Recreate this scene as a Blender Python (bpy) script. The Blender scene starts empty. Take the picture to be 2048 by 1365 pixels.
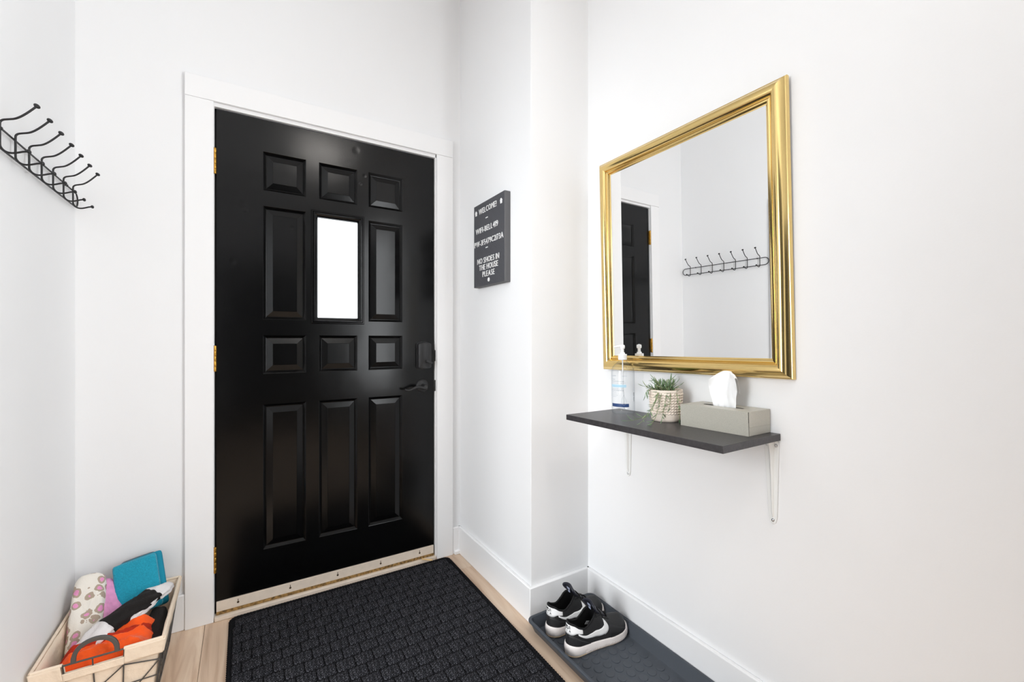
import bpy, bmesh, math, random
from mathutils import Vector, Matrix, Euler, noise

random.seed(7)
PI = math.pi
scene = bpy.context.scene
C = scene.collection

# ------------------------------------------------------------------ camera
CAM_H = 1.115
cam_data = bpy.data.cameras.new('camera')
cam_data.sensor_fit = 'HORIZONTAL'
cam_data.sensor_width = 36.0
cam_data.lens = 36.0 * 866.0 / 2048.0
cam_data.shift_y = -3.5 / 2048.0
cam_data.clip_start = 0.02
cam = bpy.data.objects.new('camera', cam_data)
cam.location = (0, 0, CAM_H)
cam.rotation_euler = (PI / 2, 0, -math.atan(535.0 / 866.0))
C.objects.link(cam)
scene.camera = cam

# ------------------------------------------------------------------ world and large lights
world = bpy.data.worlds.new('overcast_sky')
scene.world = world
world.use_nodes = True
world.node_tree.nodes['Background'].inputs[0].default_value = (0.93, 0.97, 1.0, 1)
world.node_tree.nodes['Background'].inputs[1].default_value = 2.6

def area(name, loc, rot, sx, sy, power, col=(1, 1, 1)):
    l = bpy.data.lights.new(name, 'AREA')
    l.shape = 'RECTANGLE'; l.size = sx; l.size_y = sy; l.energy = power; l.color = col
    o = bpy.data.objects.new(name, l)
    o.location = loc; o.rotation_euler = rot
    C.objects.link(o)
    return o
# daylight through the side room's window, plus an added fill light in the hall
DAY = (0.94, 0.975, 1.0)
area('side_room_window_light', (-2.55, 0.28, 1.45), (0, -PI / 2, 0), 1.7, 1.4, 92, DAY)
area('hall_fill_light', (1.20, -0.60, 1.45), (0, PI / 2, 0), 1.6, 1.1, 56, DAY)  # added to brighten the left wall; no known window here
LAMP_STRENGTH = 27.0

scene.view_settings.view_transform = 'Standard'
scene.view_settings.look = 'None'
scene.view_settings.gamma = 1.0
scene.view_settings.exposure = 0.0
scene.view_settings.use_curve_mapping = False
scene.cycles.max_bounces = 12
scene.cycles.diffuse_bounces = 8
scene.cycles.transparent_max_bounces = 12
scene.cycles.caustics_refractive = False
scene.cycles.use_denoising = True

# ------------------------------------------------------------------ materials
def srgb(r, g, b):
    def f(c):
        c /= 255.0
        return c / 12.92 if c <= 0.04045 else ((c + 0.055) / 1.055) ** 2.4
    return (f(r), f(g), f(b), 1)

MATS = {}
def mat(name, col, rough=0.5, metal=0.0, spec=0.5, bump=0.0, bscale=100.0, var=0.0, vscale=20.0,
        trans=0.0, ior=1.45, emit=None, estr=0.0, sss=0.0, sheen=0.0, bdist=0.002, coat=0.0, alpha=None):
    m = bpy.data.materials.new(name); m.use_nodes = True
    nt = m.node_tree; p = nt.nodes['Principled BSDF']
    p.inputs['Base Color'].default_value = col
    p.inputs['Roughness'].default_value = rough
    p.inputs['Metallic'].default_value = metal
    p.inputs['Specular IOR Level'].default_value = spec
    p.inputs['IOR'].default_value = ior
    p.inputs['Transmission Weight'].default_value = trans
    p.inputs['Coat Weight'].default_value = coat
    if sheen: p.inputs['Sheen Weight'].default_value = sheen
    if emit:
        p.inputs['Emission Color'].default_value = emit
        p.inputs['Emission Strength'].default_value = estr
    tc = None
    if bump or var:
        tc = nt.nodes.new('ShaderNodeTexCoord')
    if bump:
        n = nt.nodes.new('ShaderNodeTexNoise'); n.inputs['Scale'].default_value = bscale
        n.inputs['Detail'].default_value = 3
        nt.links.new(tc.outputs['Object'], n.inputs['Vector'])
        b = nt.nodes.new('ShaderNodeBump'); b.inputs['Strength'].default_value = bump
        b.inputs['Distance'].default_value = bdist
        nt.links.new(n.outputs['Fac'], b.inputs['Height'])
        nt.links.new(b.outputs['Normal'], p.inputs['Normal'])
    if var:
        n = nt.nodes.new('ShaderNodeTexNoise'); n.inputs['Scale'].default_value = vscale
        n.inputs['Detail'].default_value = 4
        nt.links.new(tc.outputs['Object'], n.inputs['Vector'])
        r = nt.nodes.new('ShaderNodeValToRGB')
        r.color_ramp.elements[0].position = 0.3; r.color_ramp.elements[1].position = 0.7
        r.color_ramp.elements[0].color = tuple(max(0, c * (1 - var)) for c in col[:3]) + (1,)
        r.color_ramp.elements[1].color = tuple(min(1, c * (1 + var)) for c in col[:3]) + (1,)
        nt.links.new(n.outputs['Fac'], r.inputs['Fac'])
        nt.links.new(r.outputs['Color'], p.inputs['Base Color'])
    MATS[name] = m
    return m

def N(m, t): return m.node_tree.nodes.new(t)
def LK(m, a, b): m.node_tree.links.new(a, b)

WALL = mat('wall_paint', (0.836, 0.84, 0.848, 1), 0.6, spec=0.25, bump=0.06, bscale=180)
TRIM = mat('trim_paint', (0.86, 0.86, 0.865, 1), 0.35, spec=0.4)
CEIL = mat('ceiling_paint', (0.85, 0.85, 0.85, 1), 0.8, spec=0.2)
BLACKDOOR = mat('black_door_paint', (0.002, 0.002, 0.0021, 1), 0.18, spec=0.3)
GAP = mat('dark_weatherstrip', (0.008, 0.007, 0.006, 1), 0.8)
def door_bump(m):
    nt = m.node_tree; p = nt.nodes['Principled BSDF']
    tc = N(m, 'ShaderNodeTexCoord')
    n1 = N(m, 'ShaderNodeTexNoise'); n1.inputs['Scale'].default_value = 7; n1.inputs['Detail'].default_value = 1
    n2 = N(m, 'ShaderNodeTexNoise'); n2.inputs['Scale'].default_value = 420; n2.inputs['Detail'].default_value = 2
    LK(m, tc.outputs['Object'], n1.inputs['Vector']); LK(m, tc.outputs['Object'], n2.inputs['Vector'])
    b1 = N(m, 'ShaderNodeBump'); b1.inputs['Strength'].default_value = 0.25; b1.inputs['Distance'].default_value = 0.004
    b2 = N(m, 'ShaderNodeBump'); b2.inputs['Strength'].default_value = 0.12; b2.inputs['Distance'].default_value = 0.0006
    LK(m, n1.outputs['Fac'], b1.inputs['Height']); LK(m, n2.outputs['Fac'], b2.inputs['Height'])
    prev = None   # small dents in the sheet metal
    for (dx_, dz_, r_, k_) in ((-0.006, 1.668, 0.014, 1.0), (0.004, 1.644, 0.010, 0.7), (0.174, 1.596, 0.009, 0.9), (0.439, 1.99, 0.016, 1.0), (0.477, 1.879, 0.008, 1.0), (0.459, 1.838, 0.007, 0.7), (0.03, 1.773, 0.03, 0.8), (-0.04, 1.43, 0.012, 0.6), (0.17, 0.918, 0.02, 0.5)):
        ds = N(m, 'ShaderNodeVectorMath'); ds.operation = 'DISTANCE'; ds.inputs[1].default_value = (dx_, 2.083, dz_)
        LK(m, tc.outputs['Object'], ds.inputs[0])
        mr_ = N(m, 'ShaderNodeMapRange'); mr_.interpolation_type = 'SMOOTHSTEP'
        mr_.inputs[1].default_value = 0; mr_.inputs[2].default_value = r_ * 1.4; mr_.inputs[3].default_value = k_; mr_.inputs[4].default_value = 0
        LK(m, ds.outputs['Value'], mr_.inputs[0])
        if prev is None: prev = mr_.outputs[0]
        else:
            ad = N(m, 'ShaderNodeMath'); LK(m, prev, ad.inputs[0]); LK(m, mr_.outputs[0], ad.inputs[1]); prev = ad.outputs[0]
    b3 = N(m, 'ShaderNodeBump'); b3.invert = True; b3.inputs['Strength'].default_value = 0.7; b3.inputs['Distance'].default_value = 0.0006
    LK(m, prev, b3.inputs['Height']); LK(m, b1.outputs['Normal'], b3.inputs['Normal'])
    LK(m, b3.outputs['Normal'], b2.inputs['Normal']); LK(m, b2.outputs['Normal'], p.inputs['Normal'])
door_bump(BLACKDOOR)
BLACKMETAL = mat('matte_black_metal', (0.022, 0.022, 0.023, 1), 0.45, spec=0.4)
WIRE = mat('black_wire', (0.012, 0.012, 0.013, 1), 0.4, spec=0.5)
BRASS = mat('aged_brass', srgb(196, 148, 66), 0.35, 1.0, bump=0.1, bscale=200, var=0.4, vscale=60)
GOLD = mat('gold_frame', (0.77, 0.565, 0.235, 1), 0.17, 1.0)
MIRROR = mat('mirror_silver', (0.90, 0.905, 0.91, 1), 0.0, 1.0)
BACKING = mat('mirror_backing', srgb(120, 95, 60), 0.8)
CREAMSILL = mat('cream_sweep', srgb(222, 208, 192), 0.5, var=0.06, vscale=30)
RUST = mat('worn_brass_strip', srgb(150, 118, 70), 0.55, 0.3, var=0.7, vscale=90)
SCREWB = mat('rust_screw', srgb(80, 62, 45), 0.5, 0.6)
STEEL = mat('screw_steel', (0.55, 0.55, 0.56, 1), 0.3, 1.0)
SHELFM = mat('charcoal_shelf', srgb(57, 55, 57), 0.36, spec=0.45, bump=0.25, bscale=260, var=0.25, vscale=90)
BRACKET = mat('white_bracket', (0.80, 0.81, 0.80, 1), 0.35, spec=0.5)
BOARDM = mat('letter_board_felt', srgb(84, 85, 90), 0.7)
BOARDEDGE = mat('letter_board_edge', srgb(92, 92, 94), 0.6)
LETTER = mat('white_letter', (0.9, 0.9, 0.9, 1), 0.4)
FROST = mat('frosted_glass', (1, 1, 1, 1), 0.35, trans=1.0, ior=1.2, spec=0.3)
LAMPGLOW = mat('lamp_glass', (1, 1, 1, 1), 0.4, emit=(1.0, 0.95, 0.89, 1), estr=LAMP_STRENGTH)
TRAYM = mat('grey_rubber_tray', srgb(70, 75, 82), 0.45, spec=0.4, bump=0.1, bscale=300)
LINER = mat('cream_liner', srgb(238, 220, 198), 0.85, bump=0.5, bscale=60, var=0.04, vscale=10, bdist=0.006)
BWIRE = mat('grey_basket_wire', srgb(88, 86, 84), 0.45, 0.4)
TEAL = mat('teal_terry', srgb(22, 150, 176), 0.95, bump=0.9, bscale=380, var=0.18, vscale=300, sheen=0.3)
TEALDK = mat('teal_terry_hem', srgb(24, 134, 160), 0.95, bump=0.6, bscale=200)
ORANGE = mat('orange_towel', srgb(242, 88, 22), 0.95, bump=0.8, bscale=300, var=0.12, vscale=18, sheen=0.2)
REDM = mat('red_towel_stripe', srgb(176, 42, 14), 0.95, bump=0.8, bscale=300, var=0.12, vscale=40)
BLACKT = mat('black_towel', srgb(26, 22, 21), 0.95, bump=0.8, bscale=300)
WHITET = mat('white_towel', srgb(226, 222, 222), 0.95, bump=0.7, bscale=300)
PINKT = mat('pink_towel', srgb(226, 156, 200), 0.95, bump=0.8, bscale=300, var=0.08, vscale=60)
UPPER = mat('black_leather', srgb(40, 40, 41), 0.5, spec=0.4, bump=0.25, bscale=500)
UPPERDK = mat('black_lining', srgb(16, 16, 18), 0.85)
SATIN = mat('navy_satin', srgb(24, 26, 38), 0.45, spec=0.5)
SOLEM = mat('white_midsole', srgb(240, 232, 228), 0.5, var=0.04, vscale=40)
GUM = mat('cream_outsole', srgb(214, 190, 160), 0.6)
SHOEWHITE = mat('white_leather', srgb(246, 246, 246), 0.4)
LACE = mat('black_lace', srgb(18, 18, 20), 0.9)
CLEAR = mat('clear_plastic', (0.98, 0.99, 1, 1), 0.03, trans=1.0, ior=1.33)
WHITEPL = mat('white_plastic', (0.88, 0.88, 0.88, 1), 0.35)
LBLUE = mat('label_light_blue', srgb(176, 212, 230), 0.5)
DBLUE = mat('label_navy', srgb(44, 72, 122), 0.5)
LGREY = mat('label_grey', srgb(178, 184, 192), 0.5)
POTM = mat('cream_ceramic', srgb(240, 226, 212), 0.6, bump=0.1, bscale=200)
SOIL = mat('soil', srgb(70, 58, 46), 0.95, bump=1, bscale=200)
STEMM = mat('stem_green', srgb(128, 142, 96), 0.6)
LEAFM = mat('leaf_green', srgb(122, 150, 112), 0.45, var=0.35, vscale=25)
LEAFM2 = mat('leaf_olive', srgb(160, 172, 128), 0.45, var=0.25, vscale=25)
TISSUE = mat('tissue_paper', (0.93, 0.93, 0.93, 1), 0.9)
WOODSTICK = mat('pale_wood', srgb(226, 192, 138), 0.6, var=0.1, vscale=80)
SUBFLOOR = mat('plank_joint', srgb(96, 78, 62), 0.8)

def make_wood():
    m = bpy.data.materials.new('oak_plank'); m.use_nodes = True
    p = m.node_tree.nodes['Principled BSDF']; p.inputs['Roughness'].default_value = 0.42
    p.inputs['Specular IOR Level'].default_value = 0.35
    tc = N(m, 'ShaderNodeTexCoord'); oi = N(m, 'ShaderNodeObjectInfo')
    mp = N(m, 'ShaderNodeMapping'); mp.inputs['Scale'].default_value = (26, 2.0, 1)
    comb = N(m, 'ShaderNodeCombineXYZ')
    mul = N(m, 'ShaderNodeMath'); mul.operation = 'MULTIPLY'; mul.inputs[1].default_value = 37
    LK(m, oi.outputs['Random'], mul.inputs[0]); LK(m, mul.outputs[0], comb.inputs[0]); LK(m, mul.outputs[0], comb.inputs[1])
    LK(m, comb.outputs[0], mp.inputs['Location']); LK(m, tc.outputs['Object'], mp.inputs['Vector'])
    n = N(m, 'ShaderNodeTexNoise'); n.inputs['Scale'].default_value = 1.0; n.inputs['Detail'].default_value = 6; n.inputs['Distortion'].default_value = 1.2
    LK(m, mp.outputs[0], n.inputs['Vector'])
    n2 = N(m, 'ShaderNodeTexNoise'); n2.inputs['Scale'].default_value = 0.22; n2.inputs['Detail'].default_value = 3
    LK(m, mp.outputs[0], n2.inputs['Vector'])
    r = N(m, 'ShaderNodeValToRGB'); e = r.color_ramp.elements
    e[0].position = 0.28; e[0].color = srgb(202, 172, 146); e[1].position = 0.62; e[1].color = srgb(238, 216, 193)
    x = e.new(0.45); x.color = srgb(226, 200, 175)
    LK(m, n.outputs['Fac'], r.inputs['Fac'])
    mx = N(m, 'ShaderNodeMix'); mx.data_type = 'RGBA'; mx.blend_type = 'MULTIPLY'
    r2 = N(m, 'ShaderNodeValToRGB'); r2.color_ramp.elements[0].position = 0.36; r2.color_ramp.elements[0].color = (0.74, 0.70, 0.67, 1)
    r2.color_ramp.elements[1].position = 0.6; r2.color_ramp.elements[1].color = (1, 1, 1, 1)
    LK(m, n2.outputs['Fac'], r2.inputs['Fac'])
    mx.inputs[0].default_value = 1.0
    LK(m, r.outputs['Color'], mx.inputs[6]); LK(m, r2.outputs['Color'], mx.inputs[7])
    hv = N(m, 'ShaderNodeHueSaturation'); mr = N(m, 'ShaderNodeMapRange')
    mr.inputs[3].default_value = 0.86; mr.inputs[4].default_value = 1.08
    LK(m, oi.outputs['Random'], mr.inputs[0]); LK(m, mr.outputs[0], hv.inputs['Value']); LK(m, mx.outputs[2], hv.inputs['Color'])
    LK(m, hv.outputs[0], p.inputs['Base Color'])
    b = N(m, 'ShaderNodeBump'); b.inputs['Strength'].default_value = 0.12; b.inputs['Distance'].default_value = 0.001
    LK(m, n.outputs['Fac'], b.inputs['Height']); LK(m, b.outputs[0], p.inputs['Normal'])
    return m
WOOD = make_wood()

def make_mat_carpet():
    m = bpy.data.materials.new('charcoal_carpet'); m.use_nodes = True
    p = m.node_tree.nodes['Principled BSDF']; p.inputs['Roughness'].default_value = 1.0
    p.inputs['Specular IOR Level'].default_value = 0.05
    tc = N(m, 'ShaderNodeTexCoord')
    n = N(m, 'ShaderNodeTexNoise'); n.inputs['Scale'].default_value = 330; n.inputs['Detail'].default_value = 2
    LK(m, tc.outputs['Object'], n.inputs['Vector'])
    r = N(m, 'ShaderNodeValToRGB'); e = r.color_ramp.elements
    e[0].position = 0.34; e[0].color = srgb(22, 22, 24); e[1].position = 0.76; e[1].color = srgb(126, 126, 134)
    x = e.new(0.55); x.color = srgb(40, 40, 43)
    LK(m, n.outputs['Fac'], r.inputs['Fac'])
    LK(m, r.outputs[0], p.inputs['Base Color'])
    b = N(m, 'ShaderNodeBump'); b.inputs['Strength'].default_value = 0.6; b.inputs['Distance'].default_value = 0.002
    LK(m, n.outputs['Fac'], b.inputs['Height']); LK(m, b.outputs[0], p.inputs['Normal'])
    return m
CARPET = make_mat_carpet()
CARPETDK = mat('groove_shade_yarn', srgb(27, 27, 29), 1.0, spec=0.05, bump=0.6, bscale=330, var=0.5, vscale=300)  # mat yarn darkened to paint in the shade of the grooves

def make_leopard():
    m = bpy.data.materials.new('leopard_print_terry'); m.use_nodes = True
    p = m.node_tree.nodes['Principled BSDF']; p.inputs['Roughness'].default_value = 0.95
    tc = N(m, 'ShaderNodeTexCoord')
    nz = N(m, 'ShaderNodeTexNoise'); nz.inputs['Scale'].default_value = 55
    LK(m, tc.outputs['Object'], nz.inputs['Vector'])
    mixv = N(m, 'ShaderNodeMix'); mixv.data_type = 'VECTOR'; mixv.inputs[0].default_value = 0.013
    LK(m, tc.outputs['Object'], mixv.inputs[4]); LK(m, nz.outputs['Color'], mixv.inputs[5])
    v = N(m, 'ShaderNodeTexVoronoi'); v.inputs['Scale'].default_value = 33; v.inputs['Randomness'].default_value = 0.7
    LK(m, mixv.outputs[1], v.inputs['Vector'])
    r = N(m, 'ShaderNodeValToRGB'); r.color_ramp.interpolation = 'CONSTANT'; e = r.color_ramp.elements
    e[0].position = 0; e[0].color = srgb(230, 152, 196); e[1].position = 0.47; e[1].color = srgb(236, 230, 220)
    x = e.new(0.27); x.color = srgb(178, 160, 142)
    LK(m, v.outputs['Distance'], r.inputs['Fac']); LK(m, r.outputs[0], p.inputs['Base Color'])
    n = N(m, 'ShaderNodeTexNoise'); n.inputs['Scale'].default_value = 300
    LK(m, tc.outputs['Object'], n.inputs['Vector'])
    b = N(m, 'ShaderNodeBump'); b.inputs['Strength'].default_value = 0.5; b.inputs['Distance'].default_value = 0.002
    LK(m, n.outputs['Fac'], b.inputs['Height']); LK(m, b.outputs[0], p.inputs['Normal'])
    return m
LEOPARD = make_leopard()

def make_cardboard():
    m = bpy.data.materials.new('speckled_carton'); m.use_nodes = True
    p = m.node_tree.nodes['Principled BSDF']; p.inputs['Roughness'].default_value = 0.4
    tc = N(m, 'ShaderNodeTexCoord')
    v = N(m, 'ShaderNodeTexVoronoi'); v.inputs['Scale'].default_value = 800; v.feature = 'DISTANCE_TO_EDGE'
    LK(m, tc.outputs['Object'], v.inputs['Vector'])
    r = N(m, 'ShaderNodeValToRGB'); e = r.color_ramp.elements
    e[0].position = 0.0; e[0].color = srgb(164, 161, 150); e[1].position = 0.22; e[1].color = srgb(196, 192, 180)
    LK(m, v.outputs['Distance'], r.inputs['Fac']); LK(m, r.outputs[0], p.inputs['Base Color'])
    return m
CARTON = make_cardboard()

# ribbed felt of the letter board
def ribs():
    m = BOARDM; p = m.node_tree.nodes['Principled BSDF']
    tc = N(m, 'ShaderNodeTexCoord'); w = N(m, 'ShaderNodeTexWave'); w.bands_direction = 'Z'
    w.inputs['Scale'].default_value = 105
    LK(m, tc.outputs['Object'], w.inputs['Vector'])
    b = N(m, 'ShaderNodeBump'); b.inputs['Strength'].default_value = 0.8; b.inputs['Distance'].default_value = 0.002
    LK(m, w.outputs['Fac'], b.inputs['Height']); LK(m, b.outputs[0], p.inputs['Normal'])
ribs()

# ------------------------------------------------------------------ mesh helpers
class MB:
    def __init__(s): s.V = []; s.F = []
    def add(s, vs, fs):
        o = len(s.V); s.V += [tuple(v) for v in vs]; s.F += [tuple(i + o for i in f) for f in fs]; return s
    def box(s, x0, x1, y0, y1, z0, z1):
        return s.add([(x0, y0, z0), (x1, y0, z0), (x1, y1, z0), (x0, y1, z0), (x0, y0, z1), (x1, y0, z1), (x1, y1, z1), (x0, y1, z1)],
                     [(3, 2, 1, 0), (4, 5, 6, 7), (0, 1, 5, 4), (1, 2, 6, 5), (2, 3, 7, 6), (3, 0, 4, 7)])
    def grid(s, rows, cu=False, cv=False, capu=False):
        nu = len(rows); nv = len(rows[0]); vs = [p for r in rows for p in r]; fs = []
        for i in range(nu if cu else nu - 1):
            for j in range(nv if cv else nv - 1):
                a = i * nv + j; b = i * nv + (j + 1) % nv; c = ((i + 1) % nu) * nv + (j + 1) % nv; d = ((i + 1) % nu) * nv + j
                fs.append((a, b, c, d))
        if capu:
            fs.append(tuple(range(nv - 1, -1, -1))); fs.append(tuple((nu - 1) * nv + j for j in range(nv)))
        return s.add(vs, fs)
    def tube(s, pts, r, n=8, closed=False, cap=True):
        pts = [Vector(p) for p in pts]; m = len(pts); rows = []
        rr = r if isinstance(r, (list, tuple)) else [r] * m
        prev = None
        for i in range(m):
            if closed: t = pts[(i + 1) % m] - pts[i - 1]
            else: t = pts[min(i + 1, m - 1)] - pts[max(i - 1, 0)]
            t.normalize()
            if prev is None:
                u = t.cross(Vector((0, 0, 1)))
                if u.length < 0.05: u = t.cross(Vector((1, 0, 0)))
            else: u = prev - t * prev.dot(t)
            u.normalize(); prev = u; w = t.cross(u)
            rows.append([pts[i] + (u * math.cos(2 * PI * k / n) + w * math.sin(2 * PI * k / n)) * rr[i] for k in range(n)])
        return s.grid(rows, cu=closed, cv=True, capu=cap and not closed)
    def lathe(s, prof, n=32, c=(0, 0, 0), axis='z', cap=True):
        rows = []
        for r, h in prof:
            row = []
            for k in range(n):
                a = 2 * PI * k / n; x, y = r * math.cos(a), r * math.sin(a)
                if axis == 'z': q = (c[0] + x, c[1] + y, c[2] + h)
                elif axis == 'y': q = (c[0] + x, c[1] + h, c[2] + y)
                else: q = (c[0] + h, c[1] + x, c[2] + y)
                row.append(q)
            rows.append(row)
        return s.grid(rows, cv=True, capu=cap)
    def prism(s, poly, lo, hi, axis='z'):
        def P(a, b, h):
            return (a, b, h) if axis == 'z' else ((a, h, b) if axis == 'y' else (h, a, b))
        n = len(poly)
        vs = [P(a, b, lo) for a, b in poly] + [P(a, b, hi) for a, b in poly]
        fs = [tuple(range(n - 1, -1, -1)), tuple(range(n, 2 * n))] + [(i, (i + 1) % n, n + (i + 1) % n, n + i) for i in range(n)]
        return s.add(vs, fs)
    def ball(s, c, r, nu=8, nv=12, sz=1.0):
        prof = [(max(1e-5, r * math.sin(PI * i / nu)), -r * sz * math.cos(PI * i / nu)) for i in range(nu + 1)]
        return s.lathe(prof, nv, c)
    def mesh(s, name, recalc=True):
        me = bpy.data.meshes.new(name); me.from_pydata(s.V, [], s.F)
        if recalc:
            bm = bmesh.new(); bm.from_mesh(me); bmesh.ops.recalc_face_normals(bm, faces=bm.faces); bm.to_mesh(me); bm.free()
        me.update(); return me
    def build(s, name, m, parent=None, smooth=None, bevel=0, seg=2, recalc=True, sub=0, solid=0):
        me = s.mesh(name, recalc); return link(name, me, m, parent, smooth, bevel, seg, sub, solid)

def link(name, me, m, parent=None, smooth=None, bevel=0, seg=2, sub=0, solid=0):
    if m is not None and not me.materials: me.materials.append(m)
    if smooth is not None:
        me.shade_smooth()
        if smooth < 180: me.set_sharp_from_angle(angle=math.radians(smooth))
    o = bpy.data.objects.new(name, me); C.objects.link(o)
    if parent: o.parent = parent
    if solid:
        md = o.modifiers.new('thick', 'SOLIDIFY'); md.thickness = solid; md.offset = 0
    if bevel:
        md = o.modifiers.new('bevel', 'BEVEL'); md.width = bevel; md.segments = seg; md.limit_method = 'ANGLE'; md.angle_limit = math.radians(40)
        me.shade_smooth(); me.set_sharp_from_angle(angle=math.radians(40)) if smooth is None else None
        md.harden_normals = False
    if sub:
        md = o.modifiers.new('sub', 'SUBSURF'); md.levels = sub; md.render_levels = sub
    return o

def thing(name, label, cat, loc=(0, 0, 0), rot=(0, 0, 0), group=None):
    o = bpy.data.objects.new(name, None); C.objects.link(o)
    o.empty_display_size = 0.05
    o.location = loc; o.rotation_euler = rot; o['label'] = label; o['category'] = cat
    if group: o['group'] = group
    return o
def tag(o, label, cat, group=None):
    o['label'] = label; o['category'] = cat
    if group: o['group'] = group
    return o
def struct(o, label=None):
    o['kind'] = 'structure'
    if label: o['label'] = label
    return o
def sempty(name, loc=(0, 0, 0), label=None):
    o = bpy.data.objects.new(name, None); C.objects.link(o); o.location = loc; o.empty_display_size = 0.05
    return struct(o, label)
def lerp(a, b, t): return a + (b - a) * t
def interp(tbl, x):
    """monotone cubic through the table"""
    if x <= tbl[0][0]: return tbl[0][1]
    if x >= tbl[-1][0]: return tbl[-1][1]
    n = len(tbl); k = 0
    while x > tbl[k + 1][0]: k += 1
    def sl(i): return (tbl[i + 1][1] - tbl[i][1]) / (tbl[i + 1][0] - tbl[i][0])
    def tn(i):
        if i == 0: return sl(0)
        if i == n - 1: return sl(n - 2)
        a, c = sl(i - 1), sl(i)
        return 0.0 if a * c <= 0 else 2 * a * c / (a + c)
    h = tbl[k + 1][0] - tbl[k][0]; t = (x - tbl[k][0]) / h
    return (2 * t ** 3 - 3 * t * t + 1) * tbl[k][1] + (t ** 3 - 2 * t * t + t) * h * tn(k) + (3 * t * t - 2 * t ** 3) * tbl[k + 1][1] + (t ** 3 - t * t) * h * tn(k + 1)

# ------------------------------------------------------------------ the room
YD = 2.083      # plane of the wall with the door
XL, XC, YC, XR = -0.502, 0.965, 1.419, 1.263
ZC = 3.0
YB = -2.7       # far end of the hall behind the camera
DX0, DX1, DZT = -0.095, 0.8165, 2.031   # door leaf

b = MB()   # wall with the door, opening cut out
b.box(XL - 0.12, -0.13, YD, YD + 0.14, 0, ZC); b.box(0.85, XC + 0.02, YD, YD + 0.14, 0, ZC); b.box(-0.13, 0.85, YD, YD + 0.14, 2.06, ZC)
struct(b.build('wall_back', WALL), 'white wall around the black front door')
b = MB().box(XC, XR + 0.05, YC, YD + 0.02, 0, ZC)
struct(b.build('wall_chase', WALL, bevel=0.003), 'white boxed-out column to the right of the door')
b = MB()
b.box(XR, XR + 0.12, -0.05, YC + 0.02, 0, ZC); b.box(XR, XR + 0.12, YB, -1.15, 0, ZC); b.box(XR, XR + 0.12, -1.15, -0.05, 0, 0.65); b.box(XR, XR + 0.12, -1.15, -0.05, 2.25, ZC)  # opening cut for the added hall fill light
struct(b.build('wall_right', WALL), 'white wall with the gold mirror and shelf')
# left wall with a doorway to the side room
OY0, OY1, OZ = 0.42, 1.352, 1.91
b = MB()
b.box(XL - 0.12, XL, OY1, YD + 0.02, 0, ZC); b.box(XL - 0.12, XL, YB, OY0, 0, ZC); b.box(XL - 0.12, XL, OY0, OY1, OZ, ZC)
struct(b.build('wall_left', WALL), 'white wall carrying the black hook rack')
b = MB()
b.box(XL - 0.135, XL + 0.018, OY1 - 0.003, OY1 + 0.082, 0, OZ + 0.085)
b.box(XL - 0.135, XL + 0.018, OY0 - 0.082, OY0 + 0.003, 0, OZ + 0.085)
b.box(XL - 0.135, XL + 0.018, OY0, OY1, OZ - 0.003, OZ + 0.085)
struct(b.build('trim_4', TRIM, bevel=0.003), 'white casing of the open doorway in the left wall')
# hall behind the camera: end wall with window opening, side room with window opening
b = MB().box(XL - 0.12, XR + 0.12, YB - 0.12, YB, 0, ZC)
struct(b.build('wall_rear', WALL), 'white end wall of the hall behind the viewer')
SX = -2.7
b = MB()
b.box(SX, XL - 0.12, 2.3, 2.42, 0, ZC); b.box(SX, XL - 0.12, -1.4, -1.28, 0, ZC)
b.box(SX - 0.12, SX, -1.4, -0.6, 0, ZC); b.box(SX - 0.12, SX, 0.8, 2.42, 0, ZC)
b.box(SX - 0.12, SX, -0.6, 0.8, 0, 0.6); b.box(SX - 0.12, SX, -0.6, 0.8, 2.3, ZC)
struct(b.build('wall_side_room', WALL), 'white walls of the room beyond the doorway')
struct(MB().box(SX - 0.12, XR + 0.12, YB - 0.12, 2.42, ZC, ZC + 0.1).build('ceiling', CEIL), 'white ceiling')

# dark panels added out of view behind the viewer to soak up bounce light
ABSORBER = mat('charcoal_absorber', (0.03, 0.03, 0.032, 1), 0.45, spec=0.3)
dc = struct(MB().box(XL + 0.001, XL + 0.02, -1.45, 0.30, 0.005, 2.3).build('absorber_left', ABSORBER, bevel=0.002), 'charcoal panel added behind the viewer to absorb bounce light')
for y0_ in (-1.43, -0.56):
    MB().box(XL + 0.019, XL + 0.03, y0_, y0_ + 0.84, 0.02, 2.28).build('absorber_left_face', ABSORBER, dc, bevel=0.003)
dr = struct(MB().box(-0.30, 1.0, YB + 0.001, YB + 0.03, 0.005, 2.2).build('absorber_rear', ABSORBER, bevel=0.002), 'charcoal panel added at the rear end of the hall to absorb light')
for x0_ in (-0.28, 0.36):
    MB().box(x0_, x0_ + 0.62, YB + 0.029, YB + 0.04, 0.02, 2.18).build('absorber_rear_face', ABSORBER, dr, bevel=0.003)

# floor with single planks
fl = struct(MB().box(SX - 0.12, XR + 0.12, YB - 0.12, 2.42, -0.06, -0.0035).build('floor', SUBFLOOR), 'light oak plank floor')
PW = 0.1905
def plank(x0, x1, y0, y1):
    g = 0.0006
    cx, cy = (x0 + x1) / 2, (y0 + y1) / 2
    o = MB().box(x0 + g - cx, x1 - g - cx, y0 + g - cy, y1 - g - cy, -0.0034, 0).build('plank', WOOD, fl, bevel=0.0008, seg=1)
    o.location = (cx, cy, 0)
edges = []
x = -0.131 - 2 * PW
while x < XR + 0.05:
    edges.append(x); x += PW
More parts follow.
